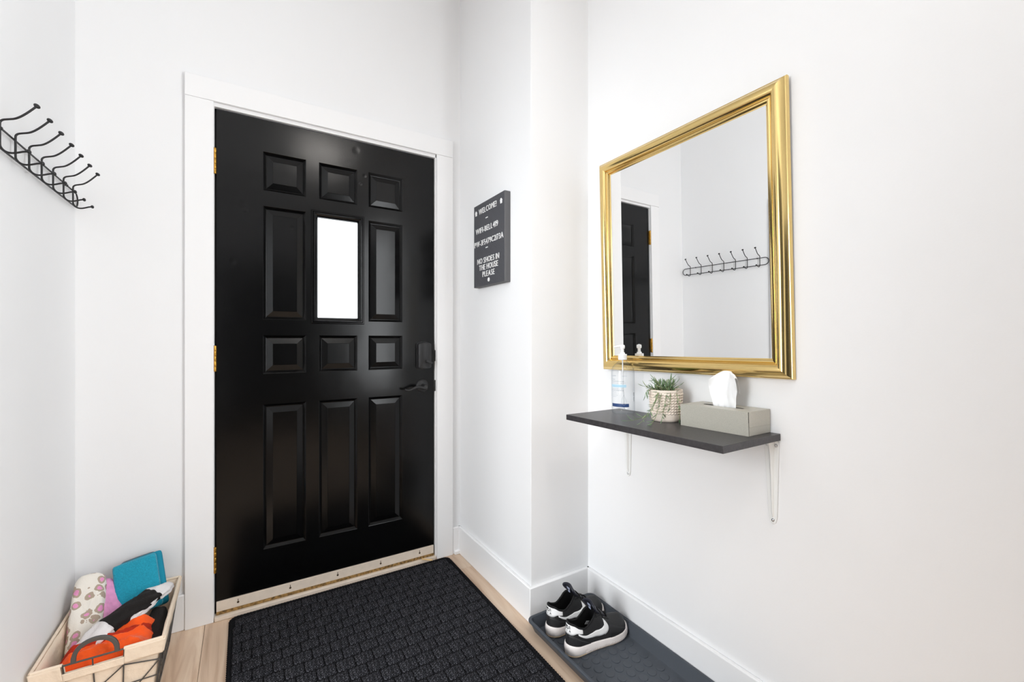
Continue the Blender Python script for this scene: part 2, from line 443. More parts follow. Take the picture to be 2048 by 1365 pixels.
# the row by the column starts at the seam seen beside the mat
offs = [0.55, 1.62, 0.86, 1.38, 0.32, 1.02, 0.62, 1.915, 1.25, 0.7]
xs = [-0.506, -0.321, -0.131, 0.059, 0.257, 0.455, 0.665, 0.884, 1.074, 1.264]
for i in range(len(xs) - 1):
    cuts = [2.2]
    y = offs[i] if i != 7 else 1.915
    while y > -1.6:
        cuts.append(y); y -= 1.22
    cuts.append(-1.6)
    for y1, y0 in zip(cuts, cuts[1:]):
        if y1 - y0 > 0.02: plank(xs[i], xs[i + 1], y0, y1)

# baseboards
BH = 0.137
def base(name, poly_boxes, lab):
    b = MB()
    for q in poly_boxes: b.box(*q)
    return struct(b.build(name, TRIM, bevel=0.004, seg=2), lab)
base('baseboard_back', [(XL, -0.195, YD - 0.015, YD, 0, BH)], 'white baseboard left of the door casing')
base('baseboard_back_right', [(0.917, XC, YD - 0.015, YD, 0.0, BH), (0.924, XC, YD - 0.03, YD, 0.0, 0.02)], 'short white baseboard between door casing and column')
base('baseboard_left', [(XL, XL + 0.015, OY1 + 0.082, YD, 0, BH), (XL, XL + 0.015, YB, OY0 - 0.082, 0, BH)], 'white baseboard of the left wall')
struct(MB().prism([(XC - 0.015, YD), (XC - 0.015, YC - 0.015), (XR, YC - 0.015), (XR, YC), (XC, YC), (XC, YD)], 0, BH).build('baseboard_chase', TRIM, bevel=0.003), 'white baseboard around the column')
base('baseboard_right', [(XR - 0.015, XR, YB, YC, 0, BH)], 'white baseboard of the right wall')

# ------------------------------------------------------------------ front door
struct(MB().box(-0.195, -0.103, YD - 0.019, YD, 0, 2.052).build('trim_1', TRIM, bevel=0.002), 'white casing on the hinge side of the door')
struct(MB().box(0.829, 0.917, YD - 0.019, YD, 0, 2.052).build('trim_2', TRIM, bevel=0.002), 'white casing on the handle side of the door')
struct(MB().box(-0.195, 0.917, YD - 0.021, YD, 2.052, 2.139).build('trim_3', TRIM, bevel=0.002), 'white head casing above the door')
b = MB()
b.box(-0.13, -0.1015, YD - 0.008, YD + 0.15, 0, 2.06); b.box(0.8235, 0.85, YD - 0.008, YD + 0.15, 0, 2.06); b.box(-0.13, 0.85, YD - 0.008, YD + 0.15, 2.037, 2.06)
b.box(0.8225, 0.826, YD - 0.001, YD + 0.004, 0, 2.037)
struct(b.build('trim_5', TRIM, bevel=0.0015), 'white door jamb')
door = sempty('door_1', ((DX0 + DX1) / 2, YD, 0), 'black panelled front door with a small frosted window')
dl = Vector(door.location)
def dpart(mb, name, m, parent=None, **k):
    o = mb.build(name, m, None, **k)
    o.parent = parent or door
    if not parent: o.matrix_parent_inverse = Matrix.Translation(-dl)
    return o
cols = [(0.066, 0.229), (0.281, 0.445), (0.495, 0.657)]
rowsz = [(0.236, 0.842), (0.970, 1.132), (1.198, 1.673), (1.737, 1.900)]
holes = []
for ci, (x0, x1) in enumerate(cols):
    for ri, (z0, z1) in enumerate(rowsz):
        if ci == 1 and ri == 2: continue
        holes.append((x0, x1, z0, z1))
GL = (0.268, 0.456, 1.203, 1.664)
DB = 0.046; DZ0 = 0.036
xsb = sorted({DX0, DX1, GL[0], GL[1]} | {v for c in cols for v in c})
zsb = sorted({DZ0, DZT, GL[2], GL[3]} | {v for r in rowsz for v in r})
b = MB()
def inside(cx, cz, hs): return any(h[0] < cx < h[1] and h[2] < cz < h[3] for h in hs)
for x0, x1 in zip(xsb, xsb[1:]):
    for z0, z1 in zip(zsb, zsb[1:]):
        cx, cz = (x0 + x1) / 2, (z0 + z1) / 2
        if not inside(cx, cz, holes + [GL]): b.add([(x0, YD, z0), (x1, YD, z0), (x1, YD, z1), (x0, YD, z1)], [(0, 1, 2, 3)])
        if not inside(cx, cz, [GL]): b.add([(x0, YD + DB, z0), (x1, YD + DB, z0), (x1, YD + DB, z1), (x0, YD + DB, z1)], [(3, 2, 1, 0)])
def ring(x0, x1, z0, z1, inner):
    c = [(x0, z0), (x1, z0), (x1, z1), (x0, z1)]
    for i in range(4):
        a, e = c[i], c[(i + 1) % 4]
        q = [(a[0], YD, a[1]), (e[0], YD, e[1]), (e[0], YD + DB, e[1]), (a[0], YD + DB, a[1])]
        b.add(q, [(0, 1, 2, 3) if inner else (3, 2, 1, 0)])
ring(DX0, DX1, DZ0, DZT, False); ring(*GL, True)
dpart(b, 'leaf', BLACKDOOR, recalc=False)
prof = [(0, 0), (0.0012, 0.0006), (0.0105, 0.0100), (0.0118, 0.0102), (0.0128, 0.0085), (0.0355, 0.0022), (0.0365, 0.0012)]
for (x0, x1, z0, z1) in holes:
    rows = []
    for d, h in prof:
        rows.append([(x0 + d, YD + h, z0 + d), (x1 - d, YD + h, z0 + d), (x1 - d, YD + h, z1 - d), (x0 + d, YD + h, z1 - d)])
    b = MB().grid(rows, cv=True)
    n = len(b.V); b.F.append((n - 4, n - 3, n - 2, n - 1))
    dpart(b, 'panel', BLACKDOOR)
# raised glazing frame
prof = [(0, 0), (0, -0.004), (0.003, -0.0075), (0.006, -0.0075), (0.0075, -0.006), (0.010, -0.0095), (0.013, -0.0095), (0.015, -0.006), (0.022, -0.003), (0.027, 0.003), (0.0285, 0.012)]
FX = (0.249, 0.475, 1.184, 1.685)
for side in range(4):
    rows = []
    for d, h in prof:
        c = [(FX[0] + d, FX[2] + d), (FX[1] - d, FX[2] + d), (FX[1] - d, FX[3] - d), (FX[0] + d, FX[3] - d)]
        a, e = c[side], c[(side + 1) % 4]
        rows.append([(a[0], YD + h, a[1]), (e[0], YD + h, e[1])])
    dpart(MB().grid(rows), 'glazing_bead', BLACKDOOR)
b = MB().box(GL[0] - 0.004, GL[1] + 0.004, YD + 0.012, YD + 0.016, GL[2] - 0.004, GL[3] + 0.004)
dpart(b, 'window_pane', FROST)['label'] = 'frosted white glass pane'
# dark weatherstrip behind the gap
b = MB()
b.box(-0.1012, DX0 + 0.004, YD + 0.012, YD + 0.02, 0, 2.037); b.box(DX1 - 0.004, 0.8232, YD + 0.010, YD + 0.018, 0, 2.037); b.box(-0.1012, 0.8232, YD + 0.012, YD + 0.02, DZT - 0.004, 2.0368)
o = b.build('trim_6', GAP); struct(o, 'dark weatherstrip in the gap around the door')
# outside face below the door
# hinges
for z0 in (0.19, 0.987, 1.770):
    hg = MB()
    hg.box(-0.1012, -0.0945, YD - 0.004, YD + 0.0005, z0 + 0.002, z0 + 0.100)
    h = dpart(hg, 'hinge', BRASS, bevel=0.0008)
    for k in range(5):
        kb = MB().lathe([(0.0001, 0), (0.0055, 0.0004), (0.0058, 0.001), (0.0058, 0.0194), (0.0055, 0.0200), (0.0001, 0.0204)], 12, (-0.0995, YD - 0.0095, z0 + k * 0.0205))
        kn = kb.build('knuckle', BRASS, h, smooth=40); kn.matrix_parent_inverse = Matrix.Identity(4)
# door sweep
b = MB().box(DX0, DX1 - 0.001, YD - 0.007, YD + 0.0, 0.031, 0.071)
sw = dpart(b, 'door_sweep', CREAMSILL, bevel=0.0012)
dpart(MB().box(DX0, DX1, YD - 0.008, YD + 0.03, 0.0185, 0.0315), 'sweep_strip', RUST, bevel=0.001)
for sx in (-0.022, 0.167, 0.358, 0.55, 0.742):
    sb = MB().lathe([(0.0001, -0.0022), (0.003, -0.002), (0.0042, -0.0008), (0.0042, 0.001)], 12, (sx, YD - 0.007, 0.050), axis='y').build('screw', SCREWB, sw, smooth=40)
    MB().box(sx - 0.0012, sx + 0.0012, YD - 0.0075, YD - 0.0065, 0.052, 0.063).build('slot', SCREWB, sw)
struct(MB().box(-0.1015, 0.8235, YD - 0.022, YD + 0.14, 0.0, 0.018).build('trim_7', CREAMSILL, bevel=0.003), 'cream door threshold')
# deadbolt housing
pl = [(-0.034, -0.058), (-0.030, -0.062), (-0.012, -0.066), (0.012, -0.066), (0.030, -0.062), (0.034, -0.058), (0.034, 0.055), (0.030, 0.060), (0.010, 0.066), (-0.010, 0.066), (-0.030, 0.060), (-0.034, 0.055)]
LX, LZ = 0.763, 1.034
b = MB().prism([(LX + p * 1.06, LZ + q * 1.05) for p, q in pl], YD - 0.004, YD, 'y')
lk = dpart(b, 'deadbolt', BLACKMETAL, bevel=0.001)
rows = []
for d, h in [(0, -0.002), (0.0, -0.020), (0.001, -0.026), (0.004, -0.029)]:
    rows.append([(LX + p * (1 - d / 0.034), YD + h - 0.009 * (1 - (p / 0.034) ** 2) * (1 if h < -0.01 else 0), LZ + q * (1 - d / 0.066)) for p, q in pl])
b = MB().grid(rows, cv=True); n = len(b.V); k = len(pl)
cidx = n; b.V.append((LX, YD - 0.039, LZ))
b.F += [(n - k + i, n - k + (i + 1) % k, cidx) for i in range(k)]
hs = b.build('housing', BLACKMETAL, lk, smooth=30)
MB().lathe([(0.0001, -0.048), (0.0075, -0.0475), (0.008, -0.046), (0.008, -0.03)], 16, (LX + 0.006, YD, LZ - 0.03), axis='y').build('turn_post', BLACKMETAL, lk, smooth=35)
t = MB()
a = math.radians(-24)
cc = Vector((LX + 0.010, 0, LZ - 0.031)); du = Vector((math.cos(a), 0, math.sin(a))); dw = Vector((-math.sin(a), 0, math.cos(a)))
vs = []
for yy in (YD - 0.064, YD - 0.044):
    for su, sv in ((-1, -1), (1, -1), (1, 1), (-1, 1)):
        q = cc + du * su * 0.0165 + dw * sv * 0.0048; vs.append((q.x, yy, q.z))
t.add(vs, [(0, 1, 2, 3), (7, 6, 5, 4), (0, 4, 5, 1), (1, 5, 6, 2), (2, 6, 7, 3), (3, 7, 4, 0)])
t.build('thumb_turn', BLACKMETAL, lk, bevel=0.0015)
# lever handle
HX, HZ = 0.757, 0.882
b = MB().lathe([(0.0001, -0.012), (0.018, -0.0118), (0.026, -0.0095), (0.031, -0.006), (0.033, -0.002), (0.033, 0)], 40, (HX, YD, HZ), axis='y')
lv = dpart(b, 'lever_handle', BLACKMETAL, smooth=50)
MB().lathe([(0.011, 0), (0.011, -0.01), (0.0095, -0.02), (0.0095, -0.05), (0.0085, -0.053), (0.0001, -0.0535)], 20, (HX, YD, HZ), axis='y').build('spindle', BLACKMETAL, lv, smooth=40)
pts = []; rad = []
for i in range(17):
    t_ = i / 16
    pts.append((HX + 0.006 - t_ * 0.108, YD - 0.047 - 0.004 * math.sin(PI * t_), HZ - 0.004 + 0.010 * math.sin(2.2 * PI * t_ - 0.35 * PI) * t_ ** 0.6 - 0.003 * (1 - t_)))
    rad.append(lerp(0.0098, 0.0048, t_ ** 0.7))
MB().tube(pts, rad, 12).build('lever', BLACKMETAL, lv, smooth=60)
# latch and strike plates in the jamb
for z in (1.034, 0.882):
    o = MB().box(0.8205, 0.8262, YD - 0.0085, YD - 0.002, z - 0.03, z + 0.026).build('strike_plate', BLACKMETAL, None, bevel=0.001)
    o.parent = door; o.matrix_parent_inverse = Matrix.Translation(-dl)

# ------------------------------------------------------------------ ceiling lamp above the viewer
lamp = thing('ceiling_lamp', 'round flush white ceiling lamp above the entry', 'lamp', (0.64, -0.42, ZC))
MB().lathe([(0.0001, 0), (0.215, 0), (0.215, -0.03), (0.205, -0.035), (0.0001, -0.035)], 40).build('lamp_base', TRIM, lamp, smooth=30)
MB().lathe([(0.20, -0.034), (0.20, -0.05), (0.18, -0.075), (0.135, -0.095), (0.07, -0.107), (0.0001, -0.11)], 40).build('lamp_shade', LAMPGLOW, lamp, smooth=60)

# ------------------------------------------------------------------ gold mirror
MW, MH = 0.702, 0.822
mir = thing('wall_mirror', 'large rectangular wall mirror in a shiny gold frame', 'mirror', (XR - 0.0105, 0.940, 1.0005), (-0.0165, -0.012, 0.0275))
prof = [(0, 0), (0, 0.011), (0.002, 0.014), (0.004, 0.0145), (0.0055, 0.0165), (0.010, 0.023), (0.017, 0.0285), (0.024, 0.030), (0.031, 0.0285), (0.0365, 0.0245), (0.0395, 0.0195), (0.0405, 0.0165),
        (0.042, 0.0155), (0.0435, 0.0165), (0.0465, 0.0185), (0.0495, 0.0175), (0.0515, 0.0145), (0.0525, 0.0105), (0.0575, 0.0085), (0.0575, 0.0)]
for side in range(4):
    rows = []
    for d, h in prof:
        c = [(-MW / 2 + d, d), (MW / 2 - d, d), (MW / 2 - d, MH - d), (-MW / 2 + d, MH - d)]
        a, e = c[side], c[(side + 1) % 4]
        rows.append([(-h, lerp(a[0], e[0], t), lerp(a[1], e[1], t)) for t in (0, 0.33, 0.66, 1)])
    MB().grid(rows).build('frame_rail', GOLD, mir, smooth=35)
b = MB().box(-0.009, -0.005, -MW / 2 + 0.054, MW / 2 - 0.054, 0.054, MH - 0.054)
b.build('mirror_glass', MIRROR, mir)['label'] = 'silver mirror glass'
MB().box(-0.0045, 0.0, -MW / 2 + 0.01, MW / 2 - 0.01, 0.01, MH - 0.01).build('backing_board', BACKING, mir)

# ------------------------------------------------------------------ wall shelf with brackets
SY0, SY1 = 0.629, 1.236
SROT = -0.0195
shelf = thing('wall_shelf', 'charcoal wall shelf on two white brackets below the gold mirror', 'shelf', (XR, (SY0 + SY1) / 2, 0.8472), (SROT, 0, 0))
SD = 0.268
MB().box(-SD, -0.001, -(SY1 - SY0) / 2, (SY1 - SY0) / 2, -0.019, 0).build('board', SHELFM, shelf, bevel=0.001)
def shelf_z(y): return 0.8472 + (y - (SY0 + SY1) / 2) * math.tan(SROT)
def bracket(y):
    pl = [(-0.007, -0.252), (0, -0.256), (0.007, -0.252), (0.011, -0.235), (0.019, -0.045), (0.0185, -0.026), (0.014, -0.0195), (-0.014, -0.0195), (-0.0185, -0.026), (-0.019, -0.045), (-0.011, -0.235)]
    o = MB().prism([(y + p, q) for p, q in pl], -0.0042, -0.0008, 'x').build('bracket', BRACKET, shelf, bevel=0.0008)
    o['label'] = 'white pressed steel bracket'
    # raised rib on the wall leg, widening towards the corner
    rows = []
    for z, w, h in [(-0.236, 0.003, 0.004), (-0.225, 0.004, 0.0075), (-0.12, 0.0055, 0.0085), (-0.06, 0.007, 0.0105), (-0.035, 0.0085, 0.015), (-0.0215, 0.010, 0.022)]:
        rows.append([(-0.0038, y - w, z), (-h * 0.8 - 0.001, y - w * 0.75, z), (-h - 0.002, y, z), (-h * 0.8 - 0.001, y + w * 0.75, z), (-0.0038, y + w, z)])
    MB().grid(rows).build('rib', BRACKET, o, smooth=50)
    MB().prism([(-0.21, y - 0.006), (-0.213, y), (-0.21, y + 0.006), (-0.03, y + 0.016), (-0.004, y + 0.017), (-0.004, y - 0.017), (-0.03, y - 0.016)], -0.0215, -0.0192, 'z').build('shelf_leg', BRACKET, o, bevel=0.0006)
    for dy, z in ((0.0125, -0.034), (-0.0125, -0.034), (0.0, -0.244)):
        MB().lathe([(0.0001, -0.0075), (0.0025, -0.0072), (0.0042, -0.0058), (0.0045, -0.004)], 14, (0, y + dy, z), axis='x').build('screw', STEEL, o, smooth=40)
yc = (SY0 + SY1) / 2
bracket(0.652 - yc); bracket(1.19 - yc)

# ------------------------------------------------------------------ hook rack on the left wall
rack = thing('hook_rack', 'black wire coat rack with seven double hooks on the left wall', 'coat rack', (XL, 1.74, 1.565))
HY = [1.496, 1.578, 1.659, 1.743, 1.829, 1.917, 2.006]
RX = 0.009
zb, zt = 0.004, 0.052
pts = []
y0, y1 = 1.466 - 1.74, 2.048 - 1.74
rr = (zt - zb) / 2
for i in range(13):
    a = -PI / 2 + PI * i / 12; pts.append((RX, y1 + rr * math.cos(a), (zb + zt) / 2 + rr * math.sin(a)))
for i in range(13):
    a = PI / 2 + PI * i / 12; pts.append((RX, y0 + rr * math.cos(a), (zb + zt) / 2 + rr * math.sin(a)))
MB().tube(pts, 0.0024, 8, closed=True).build('rail_loop', WIRE, rack, smooth=60)
for yy in (1.515 - 1.74, 1.965 - 1.74):
    MB().lathe([(0.0001, 0.0125), (0.003, 0.012), (0.0045, 0.010), (0.0035, 0.008), (0.002, 0.006), (0.002, 0.0)], 12, (0, yy, zt), axis='x').build('wall_screw', WIRE, rack, smooth=40)
hp = [(0.060, 0.001), (0.052, -0.001), (0.042, -0.0055), (0.032, -0.0085), (0.024, -0.0075), (0.018, -0.003), (0.0142, 0.004), (0.0135, 0.012), (0.0135, 0.030), (0.0135, 0.055),
      (0.0145, 0.062), (0.019, 0.067), (0.028, 0.0705), (0.038, 0.0745), (0.047, 0.0815), (0.056, 0.091), (0.065, 0.102), (0.0735, 0.113)]
hq = []
for i in range(len(hp) - 1):
    P0, P1, P2, P3 = [Vector((q[0], 0, q[1])) for q in (hp[max(0, i - 1)], hp[i], hp[i + 1], hp[min(len(hp) - 1, i + 2)])]
    for k in range(3):
        t = k / 3; hq.append(0.5 * (2 * P1 + (P2 - P0) * t + (2 * P0 - 5 * P1 + 4 * P2 - P3) * t * t + (3 * P1 - P0 - 3 * P2 + P3) * t ** 3))
hq.append(Vector((hp[-1][0], 0, hp[-1][1])))
me = MB().tube(hq, 0.0024, 8).mesh('hook')
kn = MB().lathe([(0.0001, -0.0045), (0.003, -0.0042), (0.0055, -0.0025), (0.0066, 0.0), (0.0060, 0.0024), (0.004, 0.0042), (0.0018, 0.0049), (0.0001, 0.005)], 14).mesh('knob')
for y in HY:
    h = link('hook', me, WIRE, rack, smooth=60 if not me.materials else None); h.location = (0, y - 1.74, 0)
    k1 = link('knob', kn, WIRE, h, smooth=60 if not kn.materials else None); k1.location = (0.0745, 0, 0.1145); k1.rotation_euler = (0, math.radians(38), 0)
    k2 = link('knob', kn, WIRE, h); k2.location = (0.061, 0, 0.0012); k2.rotation_euler = (0, math.radians(80), 0); k2.scale = (0.85,) * 3

# ------------------------------------------------------------------ letter board on the column
BY0, BY1, BZ0, BZ1, BX = 1.574, 1.862, 1.360, 1.747, 0.936
lb = thing('letter_board', 'dark grey felt letter board with white letters on the column', 'letter board', (XC, (BY0 + BY1) / 2, BZ0))
bh = BZ1 - BZ0; bw = (BY1 - BY0) / 2
MB().box(BX - XC, -0.0005, -bw, bw, 0, bh).build('board_frame', BOARDEDGE, lb, bevel=0.0015)
MB().box(BX - XC - 0.0006, BX - XC + 0.002, -bw + 0.003, bw - 0.003, 0.003, bh - 0.003).build('felt_panel', BOARDM, lb)
GLY = {}
def glyph(ch):
    if ch in GLY: return GLY[ch]
    cu = bpy.data.curves.new('glyph', 'FONT'); cu.body = ch; cu.size = 1.0; cu.extrude = 0.06; cu.offset = 0.0; cu.resolution_u = 3
    ob = bpy.data.objects.new('glyph', cu); C.objects.link(ob)
    bpy.context.view_layer.update()
    me = bpy.data.meshes.new_from_object(ob.evaluated_get(bpy.context.evaluated_depsgraph_get()))
    bpy.data.objects.remove(ob)
    me.materials.clear()
    xs_ = [v.co.x for v in me.vertices] or [0, 0.3]; ys_ = [v.co.y for v in me.vertices] or [0, 0.7]
    me.name = 'letter'; GLY[ch] = (me, min(xs_), max(xs_), min(ys_), max(ys_)); return GLY[ch]
CAPH = glyph('H')[4]
def text_line(txt, ya, yb, v, hgt=0.0245):
    """letters run from ya (far end) to yb (near end) along the board"""
    W = ya - yb; sp = 0.15; items = []; x = 0
    for ch in txt:
        if ch == ' ': x += 0.30; continue
        g = glyph(ch); w = g[2] - g[1]; items.append((ch, x, g)); x += w + sp
    tot = x - sp; sx = W / tot; sz = hgt / CAPH
    for ch, x0, g in items:
        o = link('letter', g[0], LETTER, lb)
        # local x of glyph -> -Y, local y -> Z, local z -> -X
        M = Matrix(((0, 0, -0.03, 0), (-sx, 0, 0, 0), (0, sz, 0, 0), (0, 0, 0, 1)))
        M.translation = (BX - XC - 0.0012, ya - (BY0 + BY1) / 2 - (x0 - g[1]) * sx, bh * (1 - v) - CAPH * sz / 2)
        o.matrix_local = M
text_line('WELCOME!', 1.8066, 1.642, 0.098)
text_line('WIFI-BELL419', 1.8377, 1.6284, 0.326)
text_line('PW-3F5479C2173A', 1.8502, 1.5831, 0.481)
text_line('NO SHOES IN', 1.8216, 1.6189, 0.696)
text_line('THE HOUSE', 1.8029, 1.6284, 0.777)
text_line('PLEASE', 1.7699, 1.659, 0.86)
ym = (BY0 + BY1) / 2
for v in (0.204, 0.554):
    o = MB().box(-0.0012, 0.0008, -0.010, 0.010, -0.0022, 0.0022).build('dash', LETTER, lb); o.location = (BX - XC - 0.001, 1.731 - ym, bh * (1 - v))
for y in (1.8357, 1.6008):
    pl = [(-0.0075, -0.0115), (0.0075, -0.0115), (0.0075, 0.001), (0.0115, 0.001), (0.0065, 0.006), (0.0065, 0.010), (0.0035, 0.010), (0.0035, 0.0085), (0, 0.012), (-0.0115, 0.001), (-0.0075, 0.001)]
    o = MB().prism(pl, -0.0012, 0.0008, 'x').build('house_icon', LETTER, lb); o.location = (BX - XC - 0.001, y - ym, bh * 0.902)
o = MB().lathe([(0.0001, -0.001), (0.0095, -0.001), (0.0095, 0.001), (0.0001, 0.001)], 20, axis='x').build('dot', LETTER, lb)
o.location = (BX - XC - 0.001, 1.7127 - ym, bh * 0.063)

# ------------------------------------------------------------------ hand sanitizer bottle
toC = Vector((-1.191, -1.145, 0)).normalized(); toR = Vector((-toC.y, toC.x, 0))
def make_clear():
    m = bpy.data.materials.new('clear_bottle'); m.use_nodes = True; nt = m.node_tree
    nt.nodes.remove(nt.nodes['Principled BSDF']); out = nt.nodes['Material Output']
    tr = N(m, 'ShaderNodeBsdfTransparent'); gl = N(m, 'ShaderNodeBsdfGlossy'); gl.inputs['Roughness'].default_value = 0.06
    lw = N(m, 'ShaderNodeLayerWeight'); lw.inputs['Blend'].default_value = 0.35
    rp = N(m, 'ShaderNodeValToRGB'); rp.color_ramp.elements[0].position = 0.25; rp.color_ramp.elements[0].color = (0.985, 0.99, 0.993, 1)
    rp.color_ramp.elements[1].position = 0.95; rp.color_ramp.elements[1].color = (0.70, 0.73, 0.76, 1)
    LK(m, lw.outputs['Facing'], rp.inputs['Fac']); LK(m, rp.outputs[0], tr.inputs['Color'])
    fr = N(m, 'ShaderNodeMath'); fr.operation = 'MULTIPLY_ADD'; pw = N(m, 'ShaderNodeMath'); pw.operation = 'POWER'; pw.inputs[1].default_value = 4
    LK(m, lw.outputs['Facing'], pw.inputs[0]); LK(m, pw.outputs[0], fr.inputs[0]); fr.inputs[1].default_value = 0.5; fr.inputs[2].default_value = 0.03
    mx = N(m, 'ShaderNodeMixShader'); LK(m, fr.outputs[0], mx.inputs[0]); LK(m, tr.outputs[0], mx.inputs[1]); LK(m, gl.outputs[0], mx.inputs[2])
    LK(m, mx.outputs[0], out.inputs['Surface']); return m
CLEAR = make_clear()
bot = thing('sanitizer_bottle', 'clear pump bottle of hand sanitizer with blue label at the far end of the shelf', 'bottle', (1.191, 1.145, shelf_z(1.145) + 0.0003), (SROT, 0, 0))
R0 = 0.0415
bp = [(0.0001, 0.002), (0.030, 0.0015), (0.036, 0.0), (0.0395, 0.002), (0.0412, 0.007), (R0, 0.013), (R0, 0.150), (0.0408, 0.157), (0.0385, 0.165), (0.034, 0.173), (0.027, 0.181), (0.019, 0.187), (0.0145, 0.190), (0.0135, 0.1925), (0.0135, 0.198), (0.0001, 0.198)]
MB().lathe(bp, 48).build('bottle_body', CLEAR, bot, smooth=50)
MB().lathe([(0.0145, 0.1955), (0.0158, 0.196), (0.0158, 0.2155), (0.015, 0.2165), (0.009, 0.217), (0.0085, 0.2225), (0.0055, 0.223), (0.0052, 0.238), (0.0001, 0.238)], 28).build('pump_collar', WHITEPL, bot, smooth=35)
hd = MB().lathe([(0.0001, 0.236), (0.008, 0.2365), (0.009, 0.240), (0.009, 0.247), (0.0075, 0.2505), (0.0001, 0.251)], 20).build('pump_head', WHITEPL, bot, smooth=40)
nd = (-toR * 0.94 + toC * 0.15).normalized()
MB().tube([Vector((0, 0, 0.2465)) + nd * t + Vector((0, 0, -0.004 * (t / 0.03) ** 2)) for t in (0.0, 0.01, 0.02, 0.028, 0.032)], [0.006, 0.0052, 0.0042, 0.0034, 0.003], 10).build('nozzle', WHITEPL, hd, smooth=60)
MB().tube([(0, 0, 0.195), (0, 0, 0.1), (0.004, 0, 0.012)], 0.0022, 8).build('dip_tube', mat('tube_plastic', (0.8, 0.82, 0.84, 1), 0.3), bot, smooth=60)
def label_patch(name, m, p0, p1, z0, z1, r=R0 + 0.0006, par=None):
    n = max(2, int((p1 - p0) / 0.08)); rows = []
    for z in (z0, z1):
        rows.append([toC * (r * math.cos(lerp(p0, p1, i / n))) + toR * (r * math.sin(lerp(p0, p1, i / n))) + Vector((0, 0, z)) for i in range(n + 1)])
    return MB().grid(rows).build(name, m, par or bot, smooth=180)
label_patch('label_band', DBLUE, -1.15, 0.50, 0.026, 0.038)['label'] = 'navy blue label band'
label_patch('label_band', LBLUE, -1.2, 0.28, 0.097, 0.107)['label'] = 'pale blue label band'
random.seed(3)
for z, p0, p1, h in [(0.137, -1.2, -0.62, 0.0035), (0.137, -0.05, 0.35, 0.002), (0.124, -1.2, -0.7, 0.003), (0.117, -1.2, 0.1, 0.003), (0.111, -1.2, 0.25, 0.002), (0.090, -1.2, -0.1, 0.0025), (0.084, -1.2, 0.05, 0.003), (0.078, -1.2, -0.6, 0.002), (0.072, -1.2, -0.55, 0.0015), (0.067, -1.2, -0.45, 0.0015), (0.062, -1.2, -0.6, 0.0015)]:
    a = p0
    while a < p1:
        w = random.uniform(0.04, 0.11)
        label_patch('print_line', LGREY, a, min(p1, a + w), z, z + h); a += w + 0.035
pts = []
for i in range(33):
    a = 2 * PI * i / 32
    px = 0.0105 * math.sin(a) * (1 - 0.0) * (math.sin(a / 2) ** 1.2); pz = 0.0185 * math.cos(a)
    phi = 0.06 + px / R0
    pts.append(toC * ((R0 + 0.0006) * math.cos(phi)) + toR * ((R0 + 0.0006) * math.sin(phi)) + Vector((0, 0, 0.0515 + pz)))
MB().tube(pts[:-1], 0.00035, 4, closed=True).build('drop_outline', LGREY, bot)
for k in range(9):
    label_patch('barcode_line', mat('ink', srgb(60, 62, 70), 0.5) if k == 0 else MATS['ink'], 1.02, 1.20, 0.046 + k * 0.0035, 0.046 + k * 0.0035 + random.uniform(0.001, 0.0025))

# ------------------------------------------------------------------ potted plant
PC = (1.188, 0.952)
pot = thing('potted_plant', 'trailing green succulent in a cream knit-textured ceramic pot on the shelf', 'plant', (PC[0], PC[1], shelf_z(PC[1]) + 0.0003), (SROT, 0, 0))
rows = []
PH = 0.101
for i in range(91):
    t = i / 90; z = PH * t
    r = interp([(0, 0.043), (0.06, 0.0465), (0.15, 0.0475), (0.18, 0.0478), (1, 0.0535)], t)
    row = []
    for k in range(240):
        a = 2 * PI * k / 240
        rr_ = r
        if 0.2 < t < 0.95:
            zig = abs(((k / 240 * 30) % 1) * 2 - 1)
            rr_ += 0.0019 * math.sin(2 * PI * (t * 11.5 + 0.42 * zig)) * min(1, (t - 0.2) * 12, (0.95 - t) * 20)
        row.append((rr_ * math.cos(a), rr_ * math.sin(a), z))
    rows.append(row)
for r, z in [(0.0525, PH + 0.0015), (0.050, PH + 0.001), (0.0485, PH - 0.003), (0.047, PH - 0.012)]:
    rows.append([(r * math.cos(2 * PI * k / 240), r * math.sin(2 * PI * k / 240), z) for k in range(240)])
MB().grid(rows, cv=True, capu=True).build('pot', POTM, pot, smooth=60)
MB().lathe([(0.0001, PH - 0.008), (0.02, PH - 0.0075), (0.0472, PH - 0.0095)], 40, cap=False).build('soil', SOIL, pot, smooth=60)
# leaf: pointed, curved, thick
rows = []
for i in range(8):
    t = i / 7; w = 0.0019 * (math.sin(PI * min(1, t * 0.92 + 0.08)) ** 0.7) + 0.0002; y = 0.0035 * t * t
    rows.append([(t * 0.022, -w, y), (t * 0.022, 0, y + w * 0.45), (t * 0.022, w, y), (t * 0.022, 0, y - w * 0.5)])
leafme = MB().grid(rows, cv=True, capu=True).mesh('leaf'); leafme.materials.append(LEAFM); leafme.shade_smooth()
leafme2 = leafme.copy(); leafme2.materials.clear(); leafme2.materials.append(LEAFM2)
def leaf(par, p, d, s, m):
    d = Vector(d).normalized(); up = Vector((0, 0, 1)); sd = up.cross(d)
    if sd.length < 0.05: sd = Vector((1, 0, 0))
    sd.normalize(); u2 = d.cross(sd)
    o = bpy.data.objects.new('leaf', m); C.objects.link(o); o.parent = par
    M = Matrix((d, sd, u2)).transposed().to_4x4(); M = M @ Matrix.Scale(s, 4); M.translation = p
    o.matrix_local = M
def bez(ps, n):
    out = []
    ps = [Vector(p) for p in ps]
    for i in range(n + 1):
        t = i / n; q = ps[:]
        while len(q) > 1: q = [a.lerp(c, t) for a, c in zip(q, q[1:])]
        out.append(q[0])
    return out
random.seed(11)
